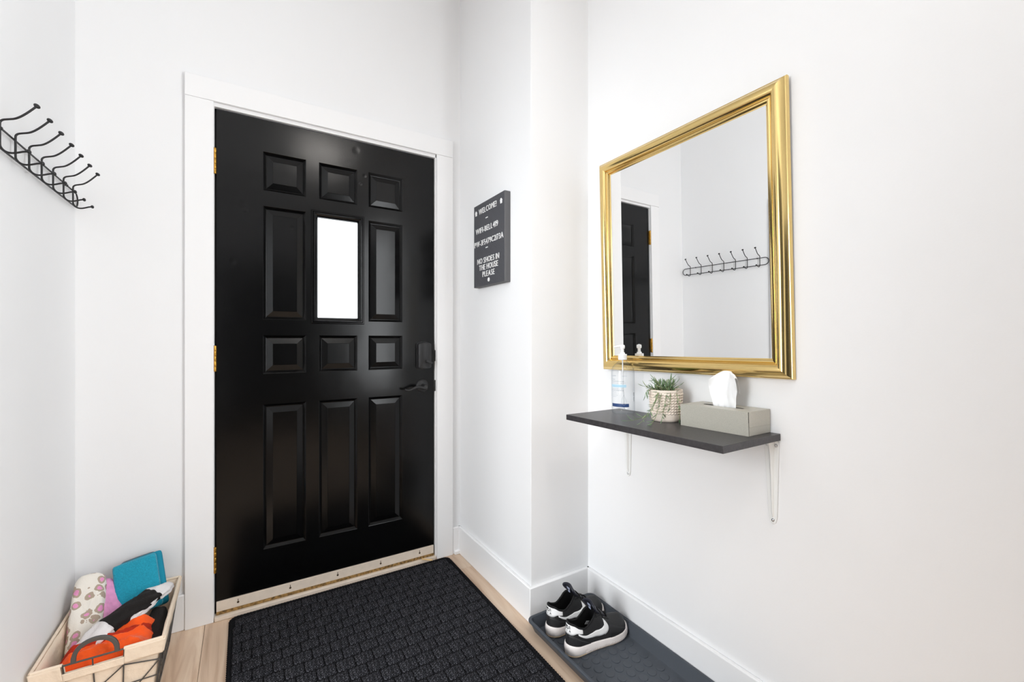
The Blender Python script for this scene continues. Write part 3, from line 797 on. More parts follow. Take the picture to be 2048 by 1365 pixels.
def stem(pts, nl, s0=1.0, r=0.0011):
    st = MB().tube(pts, [r * (1 - 0.5 * i / len(pts)) for i in range(len(pts))], 6).build('stem', STEMM, pot, smooth=60)
    n = len(pts)
    for k in range(nl):
        t = 0.15 + 0.85 * (k + random.uniform(-0.3, 0.3)) / nl
        i = min(n - 2, max(0, int(t * (n - 1)))); p = pts[i].lerp(pts[i + 1], t * (n - 1) - i if 0 <= t * (n - 1) - i <= 1 else 1)
        ax = (pts[i + 1] - pts[i]).normalized()
        rnd = Vector((random.uniform(-1, 1), random.uniform(-1, 1), random.uniform(-0.5, 1)))
        rnd -= ax * rnd.dot(ax); rnd.normalize()
        leaf(st, p, ax * random.uniform(0.5, 1.0) + rnd * random.uniform(0.6, 1.0), s0 * random.uniform(0.7, 1.25), random.choice([leafme, leafme, leafme2]))
    leaf(st, pts[-1], (pts[-1] - pts[-2]), s0, leafme)
for k in range(22):   # bushy crown
    a = 2 * PI * k / 11 + random.uniform(-0.25, 0.25); rr_ = random.uniform(0.012, 0.036)
    hgt = random.uniform(0.004, 0.030) * (1.0 if k % 3 else 1.2)
    lean = toC * 0.004 - toR * 0.006
    p0 = Vector((rr_ * 0.6 * math.cos(a), rr_ * 0.6 * math.sin(a), PH - 0.009))
    p2 = Vector((rr_ * 1.65 * math.cos(a), rr_ * 1.65 * math.sin(a), PH + hgt)) + lean * 2.0
    stem(bez([p0, p0 + Vector((0, 0, hgt * 0.7)), p2], 6), 7, 1.0)
# trailing stems: offsets in (toC, toR, z)
def tp(c, r, z): return toC * c + toR * r + Vector((0, 0, z))
trails = [
    [tp(0.02, -0.02, PH - 0.005), tp(0.055, -0.03, PH + 0.02), tp(0.075, -0.035, 0.05), tp(0.066, -0.05, 0.03), tp(0.07, -0.080, 0.007), tp(0.078, -0.125, 0.0065)],
    [tp(0.02, -0.01, PH - 0.005), tp(0.06, -0.015, PH + 0.02), tp(0.066, -0.028, 0.05), tp(0.060, -0.03, 0.02), tp(0.085, -0.045, 0.006), tp(0.115, -0.055, 0.004)],
    [tp(0.02, 0.0, PH - 0.005), tp(0.062, 0.0, PH + 0.02), tp(0.062, -0.005, 0.06), tp(0.055, -0.014, 0.03), tp(0.060, -0.018, 0.012)],
    [tp(0.02, 0.008, PH - 0.005), tp(0.066, 0.01, PH + 0.012), tp(0.060, 0.01, 0.07), tp(0.055, 0.006, 0.05)],
    [tp(0.02, 0.018, PH - 0.005), tp(0.058, 0.03, PH + 0.015), tp(0.058, 0.034, 0.06), tp(0.048, 0.036, 0.012)],
    [tp(0.01, -0.03, PH - 0.005), tp(0.035, -0.062, PH + 0.012), tp(0.03, -0.066, 0.085)],
    [tp(0.03, -0.02, PH - 0.005), tp(0.07, -0.03, PH), tp(0.063, -0.03, 0.07), tp(0.066, -0.045, 0.045), tp(0.075, -0.06, 0.02), tp(0.095, -0.085, 0.005)],
]
for tr, nl in zip(trails, (13, 13, 9, 6, 8, 6, 11)): stem(bez(tr, 14), nl, 0.95)

# ------------------------------------------------------------------ tissue box and tissue
BXC, BYC = 1.2065, 0.762
BL, BWD, BHT = 0.212, 0.109, 0.0655
box = thing('tissue_box', 'flat grey-green speckled tissue box at the near end of the shelf', 'tissue box', (BXC, BYC, shelf_z(BYC) + 0.0003), (SROT, 0, 0))
hx, hy = BWD / 2, BL / 2
slot = [(-0.006, -0.062), (0.006, -0.062), (0.009, -0.03), (0.010, 0), (0.009, 0.03), (0.006, 0.062), (-0.006, 0.062), (-0.009, 0.03), (-0.010, 0), (-0.009, -0.03)]
b = MB()
b.add([(-hx, -hy, 0), (hx, -hy, 0), (hx, hy, 0), (-hx, hy, 0)], [(3, 2, 1, 0)])
b.add([(-hx, -hy, 0), (-hx, hy, 0), (-hx, hy, BHT), (-hx, -hy, BHT)], [(0, 3, 2, 1)])
b.add([(hx, -hy, 0), (hx, hy, 0), (hx, hy, BHT), (hx, -hy, BHT)], [(0, 1, 2, 3)])
b.add([(-hx, -hy, 0), (hx, -hy, 0), (hx, -hy, BHT), (-hx, -hy, BHT)], [(0, 1, 2, 3)])
b.add([(-hx, hy, 0), (hx, hy, 0), (hx, hy, BHT), (-hx, hy, BHT)], [(3, 2, 1, 0)])
# top with slot
ob_ = [(-hx, -hy), (hx, -hy), (hx, 0), (hx, hy), (-hx, hy), (-hx, 0)]
n0 = len(b.V)
b.V += [(p, q, BHT) for p, q in ob_] + [(p, q, BHT) for p, q in slot]
S = n0 + 6; O = n0
b.F += [(O, O + 1, S + 1, S), (O + 1, O + 2, S + 3, S + 2, S + 1), (O + 2, O + 3, S + 5, S + 4, S + 3), (O + 3, O + 4, S + 6, S + 5), (O + 4, O + 5, S + 8, S + 7, S + 6), (O + 5, O, S, S + 9, S + 8)]
b.build('carton', CARTON, box, recalc=False)
MB().prism([(-hx + 0.002, BHT - 0.0005), (-hx + 0.0025, 0.027), (-hx + 0.006, 0.0225), (hx - 0.005, 0.0225), (hx - 0.0015, 0.027), (hx - 0.002, BHT - 0.0005)], -hy - 0.0014, -hy - 0.0002, 'y').build('end_flap', CARTON, box, bevel=0.0003, seg=1)
MB().box(-hx + 0.001, hx - 0.001, -hy - 0.0007, -hy - 0.0001, 0.0005, 0.036).build('end_flap', CARTON, box)
MB().box(-hx + 0.0012, -hx + 0.0020, -hy - 0.0012, -hy + 0.0004, 0.001, BHT - 0.0005).build('corner_crease', MATS.get('slot_dark') or mat('slot_dark', srgb(60, 56, 50), 0.9), box)
MB().prism([(a * 0.99, c * 0.99) for a, c in slot], BHT - 0.012, BHT - 0.010).build('slot_liner', MATS['slot_dark'], box)
# tissue pulled up through the slot
tz = shelf_z(BYC) + BHT
rows = []
NU, NV = 34, 26
for j in range(NV + 1):
    v = j / NV; row = []
    for i in range(NU + 1):
        u = i / NU * 2 - 1
        w = interp([(0, 0.034), (0.2, 0.037), (0.5, 0.042), (0.75, 0.045), (1, 0.041)], v)
        top = 0.103 * (1 - 0.16 * abs(u) ** 4 + 0.012 * math.sin(5 * u + 1)) - (0.012 if u > 0.3 else 0) * (u - 0.3)
        z = -0.009 + (top + 0.009) * v
        skew = -0.012 * v * (1 if u < 0 else 0.2)
        y = u * w + 0.004 * v
        x = 0.009 * math.sin(2.6 * u + 0.5) * (0.25 + 0.9 * v) + 0.006 * math.sin(7 * u + 2 * v) * v * (1 - 0.4 * v) + 0.010 * v * v * math.cos(1.5 * u) - 0.016 * (abs(u) ** 2) * v
        x += 0.004 * noise.noise(Vector((u * 3, v * 4, 0.3)))
        row.append((x, y + skew * 0.5, z))
    rows.append(row)
# folded-over top layer
for k in range(1, 9):
    t = k / 8; row = []
    for i in range(NU + 1):
        p = rows[NV][i]; u = i / NU * 2 - 1
        row.append((p[0] + 0.012 * math.sin(t * PI * 0.5) + 0.012 * t, p[1] * (1 + 0.05 * t), p[2] + 0.004 * math.sin(t * PI) - 0.05 * t * t))
    rows.append(row)
o = MB().grid(rows).build('tissue', TISSUE, None, smooth=180, recalc=False, solid=0.0006, sub=1)
o.location = (BXC - 0.002, BYC - 0.006, tz)
tag(o, 'white paper tissue pulled up out of the speckled box', 'tissue')

# ------------------------------------------------------------------ door mat
MX0, MX1, MY0, MY1 = -0.052, 0.884, 0.93, 2.052
mt = thing('door_mat', 'charcoal door mat with a woven block texture in front of the door', 'door mat', ((MX0 + MX1) / 2, (MY0 + MY1) / 2, 0))
mcx, mcy = (MX0 + MX1) / 2, (MY0 + MY1) / 2
outl = []
for cx_, cy_, a0, r_ in ((MX1 - 0.03, MY1 - 0.03, 0, 0.03), (MX0 + 0.03, MY1 - 0.03, PI / 2, 0.03), (MX0 + 0.02, MY0 + 0.02, PI, 0.02), (MX1 - 0.02, MY0 + 0.02, 1.5 * PI, 0.02)):
    for k in range(9):
        a = a0 + PI / 2 * k / 8; outl.append((cx_ + r_ * math.cos(a), cy_ + r_ * math.sin(a)))
fine = []
for (p, q), (p2, q2) in zip(outl, outl[1:] + outl[:1]):
    n_ = max(1, int(math.hypot(p2 - p, q2 - q) / 0.0055))
    for k in range(n_): fine.append((lerp(p, p2, k / n_), lerp(q, q2, k / n_)))
def offs_(ins, wob=0.0):
    out = []
    for k, (p, q) in enumerate(fine):
        dx, dy = p - mcx, q - mcy
        sx = max(0, min(1, (abs(dx) - (MX1 - mcx - 0.03)) / 0.03)); sy = max(0, min(1, (abs(dy) - (MY1 - mcy - 0.03)) / 0.03))
        l_ = math.hypot(sx, sy) or 1
        w_ = ins - wob * (1 if k % 2 else -1)
        out.append((dx - math.copysign(sx / l_, dx) * w_, dy - math.copysign(sy / l_, dy) * w_))
    return out
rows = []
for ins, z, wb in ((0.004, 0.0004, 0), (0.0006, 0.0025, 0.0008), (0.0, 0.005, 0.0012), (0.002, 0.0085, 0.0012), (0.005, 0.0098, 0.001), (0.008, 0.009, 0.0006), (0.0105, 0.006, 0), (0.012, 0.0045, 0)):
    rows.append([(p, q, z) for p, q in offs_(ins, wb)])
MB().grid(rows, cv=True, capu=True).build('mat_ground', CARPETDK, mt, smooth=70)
def block_mesh(w, d, seed, ribs_):
    nu, nv = ribs_ * 4, 9; rows_ = []
    for j in range(nv + 1):
        v = j / nv; row = []
        for i in range(nu + 1):
            u = i / nu
            ed = min(1, min(u, 1 - u) * w / 0.0035) ** 0.5 * min(1, min(v, 1 - v) * d / 0.004) ** 0.5
            rb = abs(math.sin(PI * u * ribs_)) ** 0.7
            z = ed * (0.0030 + 0.0038 * rb + 0.0016 * noise.noise(V3((u * 9, v * 7, seed))))
            row.append(((u - 0.5) * w + 0.0022 * noise.noise(V3((u * 5, v * 5, seed + 9))), (v - 0.5) * d + 0.003 * noise.noise(V3((u * 11, v * 3, seed + 4))), z))
        rows_.append(row)
    me_ = MB().grid(rows_).mesh('pile_block', False); me_.materials.append(CARPET); me_.shade_smooth(); return me_
V3 = Vector
BWI, BDE = 0.0606, 0.0570
full = [block_mesh(BWI - 0.0034, BDE - 0.0062, k * 13.7, 5) for k in range(4)]
half = [block_mesh(BWI / 2 - 0.0034, BDE - 0.0062, k * 7.3, 2) for k in range(2)]
random.seed(5)
x0_, y1_ = MX0 + 0.0125, MY1 - 0.0125
for r in range(19):
    yy = y1_ - (r + 0.5) * BDE
    if r % 2 == 0: cells = [(c * BWI + BWI / 2, full) for c in range(15)]
    else: cells = [(BWI / 4, half)] + [((c + 1) * BWI, full) for c in range(14)] + [(15 * BWI - BWI / 4, half)]
    for cx_, pool in cells:
        xx = x0_ + cx_
        if r == 0 and (cx_ < BWI * 0.6 or cx_ > BWI * 14.4): xx += 0.006 if cx_ < 0.1 else -0.006
        o = bpy.data.objects.new('pile_block', random.choice(pool)); C.objects.link(o); o.parent = mt
        o.location = (xx - mcx, yy - mcy - (0.004 if r == 0 and (cx_ < BWI * 0.6 or cx_ > BWI * 14.4) else 0), 0.0042)
        o.rotation_euler = (0, 0, random.uniform(-0.025, 0.025))

st = MB().box(-0.026, 0.026, -0.0045, 0.0045, -0.002, 0.002).build('wood_shim', WOODSTICK, None, bevel=0.0006)
st.location = (0.771, 2.048, 0.0215); st.rotation_euler = (0, 0.04, math.radians(-38))
tag(st, 'thin sliver of pale wood lying at the corner of the door mat', 'wood sliver')

# ------------------------------------------------------------------ boot tray
TX0, TX1, TY0, TY1, TH = 0.917, 1.2465, 0.55, 1.383, 0.048
tray = thing('boot_tray', 'slate grey rubber boot tray with raised discs along the right wall', 'boot tray', ((TX0 + TX1) / 2, (TY0 + TY1) / 2, 0))
tx, ty = (TX1 - TX0) / 2, (TY1 - TY0) / 2
def rrect(hx_, hy_, r, n=6):
    out = []
    for sx, sy, a0 in ((1, 1, 0), (-1, 1, PI / 2), (-1, -1, PI), (1, -1, 3 * PI / 2)):
        for k in range(n + 1):
            a = a0 + PI / 2 * k / n
            out.append((sx * (hx_ - r) + r * math.cos(a), sy * (hy_ - r) + r * math.sin(a)))
    return out
rows = []
for d, z, r in [(0.024, 0.0004, 0.006), (0.022, 0.002, 0.008), (0.006, TH - 0.010, 0.02), (0.004, TH - 0.008, 0.022), (0.0005, TH - 0.008, 0.024), (0.0, TH - 0.003, 0.025), (0.001, TH - 0.0005, 0.025), (0.003, TH, 0.024), (0.009, TH, 0.02), (0.011, TH - 0.001, 0.019), (0.012, TH - 0.003, 0.018),
                (0.024, 0.012, 0.008), (0.0265, 0.0075, 0.006), (0.030, 0.006, 0.005)]:
    rows.append([(p, q, z) for p, q in rrect(tx - d, ty - d, r)])
MB().grid(rows, cv=True, capu=True).build('tray_body', TRAYM, tray, smooth=30)
dm = MB().lathe([(0.0001, 0.002), (0.0140, 0.002), (0.0148, 0.0014), (0.015, 0.0)], 20, cap=False).mesh('disc')
dm.materials.append(TRAYM); dm.shade_smooth(); dm.set_sharp_from_angle(angle=math.radians(25))
j = 0; y = -ty + 0.05
while y < ty - 0.04:
    for i in range(6):
        x = -tx + 0.052 + i * 0.0405 + (0.020 if j % 2 else 0)
        if x > tx - 0.045: continue
        o = bpy.data.objects.new('disc', dm); C.objects.link(o); o.parent = tray; o.location = (x, y, 0.0061)
    y += 0.0345; j += 1

# ------------------------------------------------------------------ sneakers
L = 0.278
def half_w(s):   # outsole half width along the shoe
    if s <= 0: return 0.0
    if s >= 1: return 0.0
    w = interp([(0, 0.0345), (0.15, 0.0360), (0.35, 0.0368), (0.55, 0.0430), (0.70, 0.0485), (0.82, 0.0485), (1.0, 0.0455)], s)
    if s < 0.15: w *= (1 - (1 - s / 0.15) ** 2.2) ** 0.5
    if s > 0.76: w *= (1 - ((s - 0.76) / 0.24) ** 2.3) ** 0.5
    return w
SZ = 0.034
def sole_top(s): return interp([(0, 0.040), (0.15, 0.036), (0.4, 0.031), (0.7, 0.028), (0.9, 0.031), (1.0, 0.036)], s)
def ridge(s): return interp([(0.30, 0.132), (0.42, 0.127), (0.5, 0.114), (0.6, 0.096), (0.7, 0.083), (0.8, 0.077), (0.9, 0.071), (0.95, 0.066)], s)
def collar(s): return interp([(0.0, 0.112), (0.05, 0.108), (0.12, 0.096), (0.22, 0.089), (0.32, 0.104), (0.40, 0.123), (0.46, 0.125)], s)
# perimeter samples: s value and side, from toe along side -1 to heel, then side +1 back to toe
NPER = 96
SS = [0.5 - 0.5 * math.cos(PI * i / (NPER // 2)) for i in range(NPER // 2 + 1)]  # 0..1
PER = [(s, -1) for s in reversed(SS)] + [(s, 1) for s in SS[1:]]
def surf(u, v):
    """u in 0..1 along the perimeter (0 toe, .5 heel, 1 toe), v 0 at sole to 1 at top edge"""
    f = max(0, min(1, u)) * NPER; i = min(NPER - 1, int(f)); t = f - i
    s0, d0 = PER[i]; s1, d1 = PER[i + 1]
    if u <= 0.5: s = lerp(s0, s1, t); side = -1
    else: s = lerp(s0, s1, t); side = 1
    w = half_w(s) - 0.0035 * min(1, half_w(s) / 0.02)
    bx = 0.004 + s * (L - 0.009)
    B = Vector((bx, side * w, sole_top(s) - 0.006))
    # top edge
    if s < 0.46:
        wc = 0.0275 * (1 - (1 - min(1, s / 0.2)) ** 2.2) ** 0.5 if s < 0.2 else interp([(0.2, 0.0275), (0.34, 0.0275), (0.46, 0.0165)], s)
        x = lerp(0.012, 0, min(1, s / 0.2)) * 0.4 + bx
        T = Vector((x, side * wc, collar(s)))
    else:
        k = min(1, (s - 0.46) / 0.18)
        tx_ = bx - 0.03 * max(0, (s - 0.9) / 0.1) ** 1.5
        T = Vector((tx_, side * lerp(0.0165, 0.0, k * k * (3 - 2 * k)), lerp(collar(0.46), ridge(0.46), min(1, k * 3)) if k < 0.33 else ridge(s)))
        if k >= 0.33: T.z = ridge(s)
    K = Vector((lerp(B.x, T.x, 0.45), lerp(B.y, T.y, 0.06) * 1.04, lerp(B.z, T.z, 0.80)))
    if s > 0.85: K = Vector((lerp(B.x, T.x, 0.25), lerp(B.y, T.y, 0.12), lerp(B.z, T.z, 0.9)))
    return B * (1 - v) ** 2 + K * 2 * v * (1 - v) + T * v * v
def surf_n(u, v):
    e = 0.004
    a = surf(min(1, u + e), v) - surf(max(0, u - e), v); c = surf(u, min(1, v + e)) - surf(u, max(0, v - e))
    n = a.cross(c)
    if n.length < 1e-9: return Vector((0, 0, 1))
    n.normalize()
    p = surf(u, v)
    if n.dot(p - Vector((p.x * 0.8 + 0.03, 0, 0.05))) < 0: n = -n
    return n
def on(u, v, off): return surf(u, v) + surf_n(u, v) * off
def s2u(s, side):
    i = math.acos(1 - 2 * s) / PI * 0.5
    return 0.5 + side * i
ARC = [(0.5, 0.0)]
while ARC[-1][1] < 0.06:
    u_ = ARC[-1][0] + 0.002; ARC.append((u_, ARC[-1][1] + (surf(u_, 0.65) - surf(ARC[-1][0], 0.65)).length))
def arc_u(y):
    for (u0, a0), (u1, a1) in zip(ARC, ARC[1:]):
        if abs(y) <= a1: return 0.5 + math.copysign(lerp(u0, u1, (abs(y) - a0) / (a1 - a0)) - 0.5, y)
    return 0.5 + math.copysign(ARC[-1][0] - 0.5, y)
def make_shoe(label, loc, rotz, flip):
    f = -1 if flip else 1
    root = thing('sneaker', label, 'shoe', loc, (0, 0, rotz), 'pair of sneakers on the boot tray')
    def bl(b, name, m, par=None, **k):
        b.V = [(x, y * f, z) for x, y, z in b.V]
        return b.build(name, m, par or root, **k)
    # midsole
    per = [(s, sd) for s, sd in PER]
    rows = []
    for kk, (zf, ins) in enumerate([(0.0, 0.004), (0.05, 0.0022), (0.12, 0.0012), (0.35, 0.0), (0.55, 0.0), (0.8, 0.0008), (0.95, 0.0018), (1.0, 0.003), (0.97, 0.008)]):
        row = []
        for i, (s, sd) in enumerate(per[:-1]):
            w = max(0, half_w(s) - ins * min(1, half_w(s) / 0.02)); x = lerp(ins, L - ins, s)
            rg = 0.0
            spring = 0.012 * max(0, (s - 0.72) / 0.28) ** 2
            row.append((x, sd * w, spring + 0.0035 + zf * (sole_top(s) - spring - 0.0035)))
        rows.append(row)
    ms = bl(MB().grid(rows, cv=True, capu=True), 'midsole', SOLEM, smooth=50)
    # ribbed foxing at the base of the midsole
    b = MB()
    for i in range(150):
        u = i / 150; ff = u * NPER; q = int(ff); t = ff - q
        s = lerp(PER[q][0], PER[q + 1][0], t); sd = -1 if u < 0.5 else 1
        if s < 0.22 or s > 0.995: continue
        w = half_w(s); x = lerp(0, L, s); spring = 0.012 * max(0, (s - 0.72) / 0.28) ** 2
        s2 = min(1, s + 0.005); s3 = max(0, s - 0.005)
        tg = Vector((L * (s2 - s3), sd * (half_w(s2) - half_w(s3)), 0)).normalized(); nn = Vector((-tg.y * -sd, tg.x * sd, 0)); nn = Vector((tg.y * sd, -tg.x * sd, 0)) * -1
        if nn.y * sd < 0: nn = -nn
        c0 = Vector((x, sd * w, spring + 0.0045)); hgt = 0.0085
        wv = tg * 0.0009
        A = [c0 - wv - nn * 0.001, c0 + wv - nn * 0.001, c0 + wv + nn * 0.0009, c0 - wv + nn * 0.0009]
        b.add([tuple(a) for a in A] + [(a.x, a.y, a.z + hgt) for a in A], [(3, 2, 1, 0), (4, 5, 6, 7), (0, 1, 5, 4), (1, 2, 6, 5), (2, 3, 7, 6), (3, 0, 4, 7)])
    bl(b, 'sole_ribs', SOLEM, ms)
    # moulded lettering on the side of the midsole
    x_ = 0
    for ch in 'AIR':
        g = glyph(ch); b_ = MB(); vs_ = []
        for vv in g[0].vertices:
            xx = 0.052 + (x_ + vv.co.x - g[1]) * 0.0085
            vs_.append((xx, -half_w(xx / L) - (0.0006 if vv.co.z > 0 else -0.0006), 0.0165 + vv.co.y * 0.0088))
        b_.add(vs_, [tuple(p.vertices) for p in g[0].polygons])
        b_.build('letter', SOLEM, ms); x_ += g[2] - g[1] + 0.2
    # outsole
    rows = []
    for z, ins in [(0, 0.005), (0.0008, 0.0025), (0.0036, 0.0016), (0.0042, 0.003)]:
        row = []
        for s, sd in per[:-1]:
            spring = 0.012 * max(0, (s - 0.72) / 0.28) ** 2
            w = max(0, half_w(s) - ins * min(1, half_w(s) / 0.02)); row.append((lerp(ins, L - ins, s), sd * w, spring + z))
        rows.append(row)
    bl(MB().grid(rows, cv=True, capu=True), 'outsole', GUM, smooth=40)
    # upper shell
    rows = [[tuple(surf(i / NPER, v / 16)) for i in range(NPER + 1)] for v in range(17)]
    up = bl(MB().grid(rows), 'upper', UPPER, smooth=180)
    md = up.modifiers.new('thick', 'SOLIDIFY'); md.thickness = 0.003; md.offset = -1
    # collar padding
    cpts = []
    for i in range(41):
        s_ = 0.43; u = lerp(s2u(s_, -1), s2u(s_, 1), i / 40); cpts.append(surf(u, 1.0) + Vector((0, 0, -0.001)))
    bl(MB().tube(cpts, 0.0036, 8), 'collar', UPPERDK, smooth=60)
    # lining / insole
    rows = []
    for v in range(11):
        z = v / 10
        rows.append([tuple(surf(i / NPER, 1 - z * 0.93) * 1.0 - surf_n(i / NPER, 1 - z * 0.93) * 0.0042) for i in range(NPER + 1)])
    bl(MB().grid(rows), 'lining', UPPERDK, smooth=180)
    rows = []
    for i in range(30):
        s = 0.02 + 0.95 * i / 29; w = max(0.001, half_w(s) - 0.006); rows.append([(0.004 + s * (L - 0.009), w * t, 0.038) for t in (-1, -0.5, 0, 0.5, 1)])
    bl(MB().grid(rows), 'insole', UPPERDK)
    # toe-box seam overlay and eyestay
    def strip(name, m, path_lo, path_hi, n, off, par=None, cross=3):
        rows_ = []
        for i in range(n + 1):
            t = i / n; a = path_lo(t); c = path_hi(t)
            rows_.append([tuple(on(lerp(a[0], c[0], k / cross), lerp(a[1], c[1], k / cross), off)) for k in range(cross + 1)])
        o_ = bl(MB().grid(rows_), name, m, par, smooth=180)
        md_ = o_.modifiers.new('thick', 'SOLIDIFY'); md_.thickness = 0.0012; md_.offset = 0
        return o_
    # heel tab: white, wraps the top of the heel
    def ht_hi(t): return (lerp(s2u(0.17, -1), s2u(0.17, 1), t), 0.985 - 0.10 * abs(2 * t - 1) ** 2)
    def ht_lo(t):
        a = abs(2 * t - 1); return (lerp(s2u(0.17, -1), s2u(0.17, 1), t), interp([(0, 0.40), (0.35, 0.40), (0.5, 0.43), (0.72, 0.56), (1.0, 0.60)], a))
    tab = strip('heel_tab', SHOEWHITE, ht_lo, ht_hi, 48, 0.0012, None, 6); tab['label'] = 'white heel tab'
    # swoosh on both sides: from heel tab low along the side, curling up towards the laces
    lo_c = [(0.10, 0.50), (0.20, 0.36), (0.32, 0.22), (0.44, 0.15), (0.53, 0.18), (0.585, 0.30), (0.60, 0.45), (0.575, 0.60), (0.525, 0.72)]
    hi_c = [(0.10, 0.58), (0.20, 0.485), (0.32, 0.38), (0.42, 0.32), (0.485, 0.34), (0.52, 0.42), (0.53, 0.52), (0.527, 0.63), (0.522, 0.725)]
    def crv(c, t):
        f_ = t * (len(c) - 1); i_ = min(len(c) - 2, int(f_)); q = f_ - i_
        p0 = c[max(0, i_ - 1)]; p1 = c[i_]; p2 = c[i_ + 1]; p3 = c[min(len(c) - 1, i_ + 2)]
        return tuple(0.5 * (2 * p1[k] + (p2[k] - p0[k]) * q + (2 * p0[k] - 5 * p1[k] + 4 * p2[k] - p3[k]) * q * q + (3 * p1[k] - p0[k] - 3 * p2[k] + p3[k]) * q ** 3) for k in (0, 1))
    for sd in (-1, 1):
        o_ = strip('side_emblem', SHOEWHITE, lambda t: (s2u(crv(lo_c, t)[0], sd), crv(lo_c, t)[1]), lambda t: (s2u(crv(hi_c, t)[0], sd), crv(hi_c, t)[1]), 40, 0.0012, None, 4)
        o_['label'] = 'white curved side emblem'
        # black eyestay band beside the laces
        strip('eyestay', UPPER, lambda t: (s2u(lerp(0.40, 0.66, t), sd), 0.76), lambda t: (s2u(lerp(0.40, 0.66, t), sd), 0.97), 20, 0.0012)
        strip('toe_overlay', UPPER, lambda t: (s2u(lerp(0.62, 0.93, t), sd), 0.03), lambda t: (s2u(lerp(0.62, 0.93, t), sd), lerp(0.62, 0.06, t ** 1.5)), 24, 0.0004)
        strip('heel_counter', UPPER, lambda t: (s2u(lerp(0.0, 0.30, t), sd), 0.04), lambda t: (s2u(lerp(0.0, 0.30, t), sd), lerp(0.40, 0.06, t ** 1.6)), 24, 0.0004)
    # lettering on the heel tab
    def heel_text(txt, w, vlo, hgt, gap):
        x_ = 0; it = []
        for ch in txt:
            g = glyph(ch); it.append((g, x_)); x_ += g[2] - g[1] + gap
        tot = x_ - gap
        for g, x0 in it:
            b_ = MB(); me_ = g[0]
            vs_ = []
            for vv in me_.vertices:
                # readable from behind the heel: runs towards -y
                yy_ = w / 2 - (x0 + vv.co.x - g[1]) / tot * w
                u_ = arc_u(yy_ * f); v_ = vlo + vv.co.y / CAPH * hgt
                vs_.append(tuple(on(u_, v_, 0.0022 + (0.0004 if vv.co.z > 0 else -0.0002))))
            b_.add(vs_, [tuple(p.vertices) for p in me_.polygons])
            bl(b_, 'letter', LACE, tab)
    heel_text('AIR', 0.030, 0.50, 0.085, 0.75)
    heel_text('NIKE', 0.026, 0.70, 0.11, 0.08)
    rows_ = []
    for i in range(15):
        t = i / 14; yy_ = lerp(0.015, -0.016, t); u_ = arc_u(yy_ * f)
        v0 = 0.66 - 0.06 * math.sin(t * PI * 0.8) + 0.07 * t; th = 0.055 * math.sin(PI * min(1, t * 0.95 + 0.02)) ** 1.0 * (1 - 0.45 * t)
        rows_.append([tuple(on(u_, v0 - th / 2, 0.0024)), tuple(on(u_, v0 + th / 2, 0.0024))])
    o_ = bl(MB().grid(rows_), 'heel_emblem', LACE, tab)
    # tongue
    rows = []
    TG = [(0.62, 0.090, 0.013), (0.56, 0.105, 0.018), (0.50, 0.119, 0.024), (0.455, 0.131, 0.029), (0.425, 0.140, 0.033), (0.405, 0.147, 0.035), (0.395, 0.153, 0.034), (0.389, 0.159, 0.029), (0.386, 0.163, 0.017)]
    for sx_, zc, hw in TG:
        rows.append([(sx_ * L - 0.009 * q * q * (1 if sx_ < 0.5 else 0.2), hw * q, zc - 0.006 * q * q) for q in (-1, -0.66, -0.33, 0, 0.33, 0.66, 1)])
    tg_ = bl(MB().grid(rows), 'tongue', SATIN, smooth=180)
    md = tg_.modifiers.new('thick', 'SOLIDIFY'); md.thickness = 0.009; md.offset = 0
    md = tg_.modifiers.new('round', 'SUBSURF'); md.levels = 1; md.render_levels = 1
    b = MB()
    for k_ in range(2):
        z1_ = 0.1505 - k_ * 0.0125; z0_ = z1_ - 0.009; hh = 0.0085 - 0.0025 * k_
        x1_ = 0.392 * L - 0.0062; x0_ = x1_ + 0.0035 * k_ + 0.002
        b.add([(x0_, -hh, z0_), (x0_, hh, z0_), (x1_ + 0.0035 * k_, hh, z1_), (x1_ + 0.0035 * k_, -hh, z1_)], [(0, 1, 2, 3)])
    bl(b, 'tongue_label', mat('tongue_print', srgb(150, 158, 180), 0.5) if 'tongue_print' not in MATS else MATS['tongue_print'], tg_)
    # size tag inside
    b = MB().box(0, 0.014, -0.0004, 0.0004, 0, 0.016)
    tgm = bl(b, 'size_tag', SHOEWHITE); tgm.location = (0.098, f * 0.0165, 0.066); tgm.rotation_euler = (0.35 * f, 0.25, 0)
    # laces
    for k in range(6):
        s = lerp(0.455, 0.655, k / 5); pts_ = []
        for q in range(9):
            y_ = lerp(-1, 1, q / 8); uu = s2u(s + 0.012 * (1 if k % 2 else -1) * y_, 1 if y_ > 0 else -1)
            ee = surf(s2u(s, 1 if y_ > 0 else -1), 0.82)
            pts_.append(Vector((ee.x + 0.006 * y_ * (1 if k % 2 else -1), ee.y * abs(y_), lerp(max(ridge(s), ee.z) + 0.006, ee.z + 0.0015, abs(y_) ** 2))))
        bl(MB().tube(pts_, 0.0026, 6), 'lace', LACE, smooth=60)
    for sgn in (-1, 1):   # bow ends
        z0 = ridge(0.46)
        bl(MB().tube(bez([(0.455 * L, 0, z0 + 0.008), (0.44 * L, sgn * 0.02, z0 + 0.022), (0.47 * L, sgn * 0.036, z0 + 0.004), (0.50 * L, sgn * 0.034, z0 - 0.016)], 10), 0.0022, 6), 'lace', LACE, smooth=60)
    return root
make_shoe('black sneaker with white heel and side emblem, the nearer one on the boot tray', (0.957, 1.190, 0.0085), math.radians(-1.5), False)
make_shoe('black sneaker with white heel, the farther one tucked beside the column', (0.959, 1.305, 0.0085), math.radians(1.0), True)

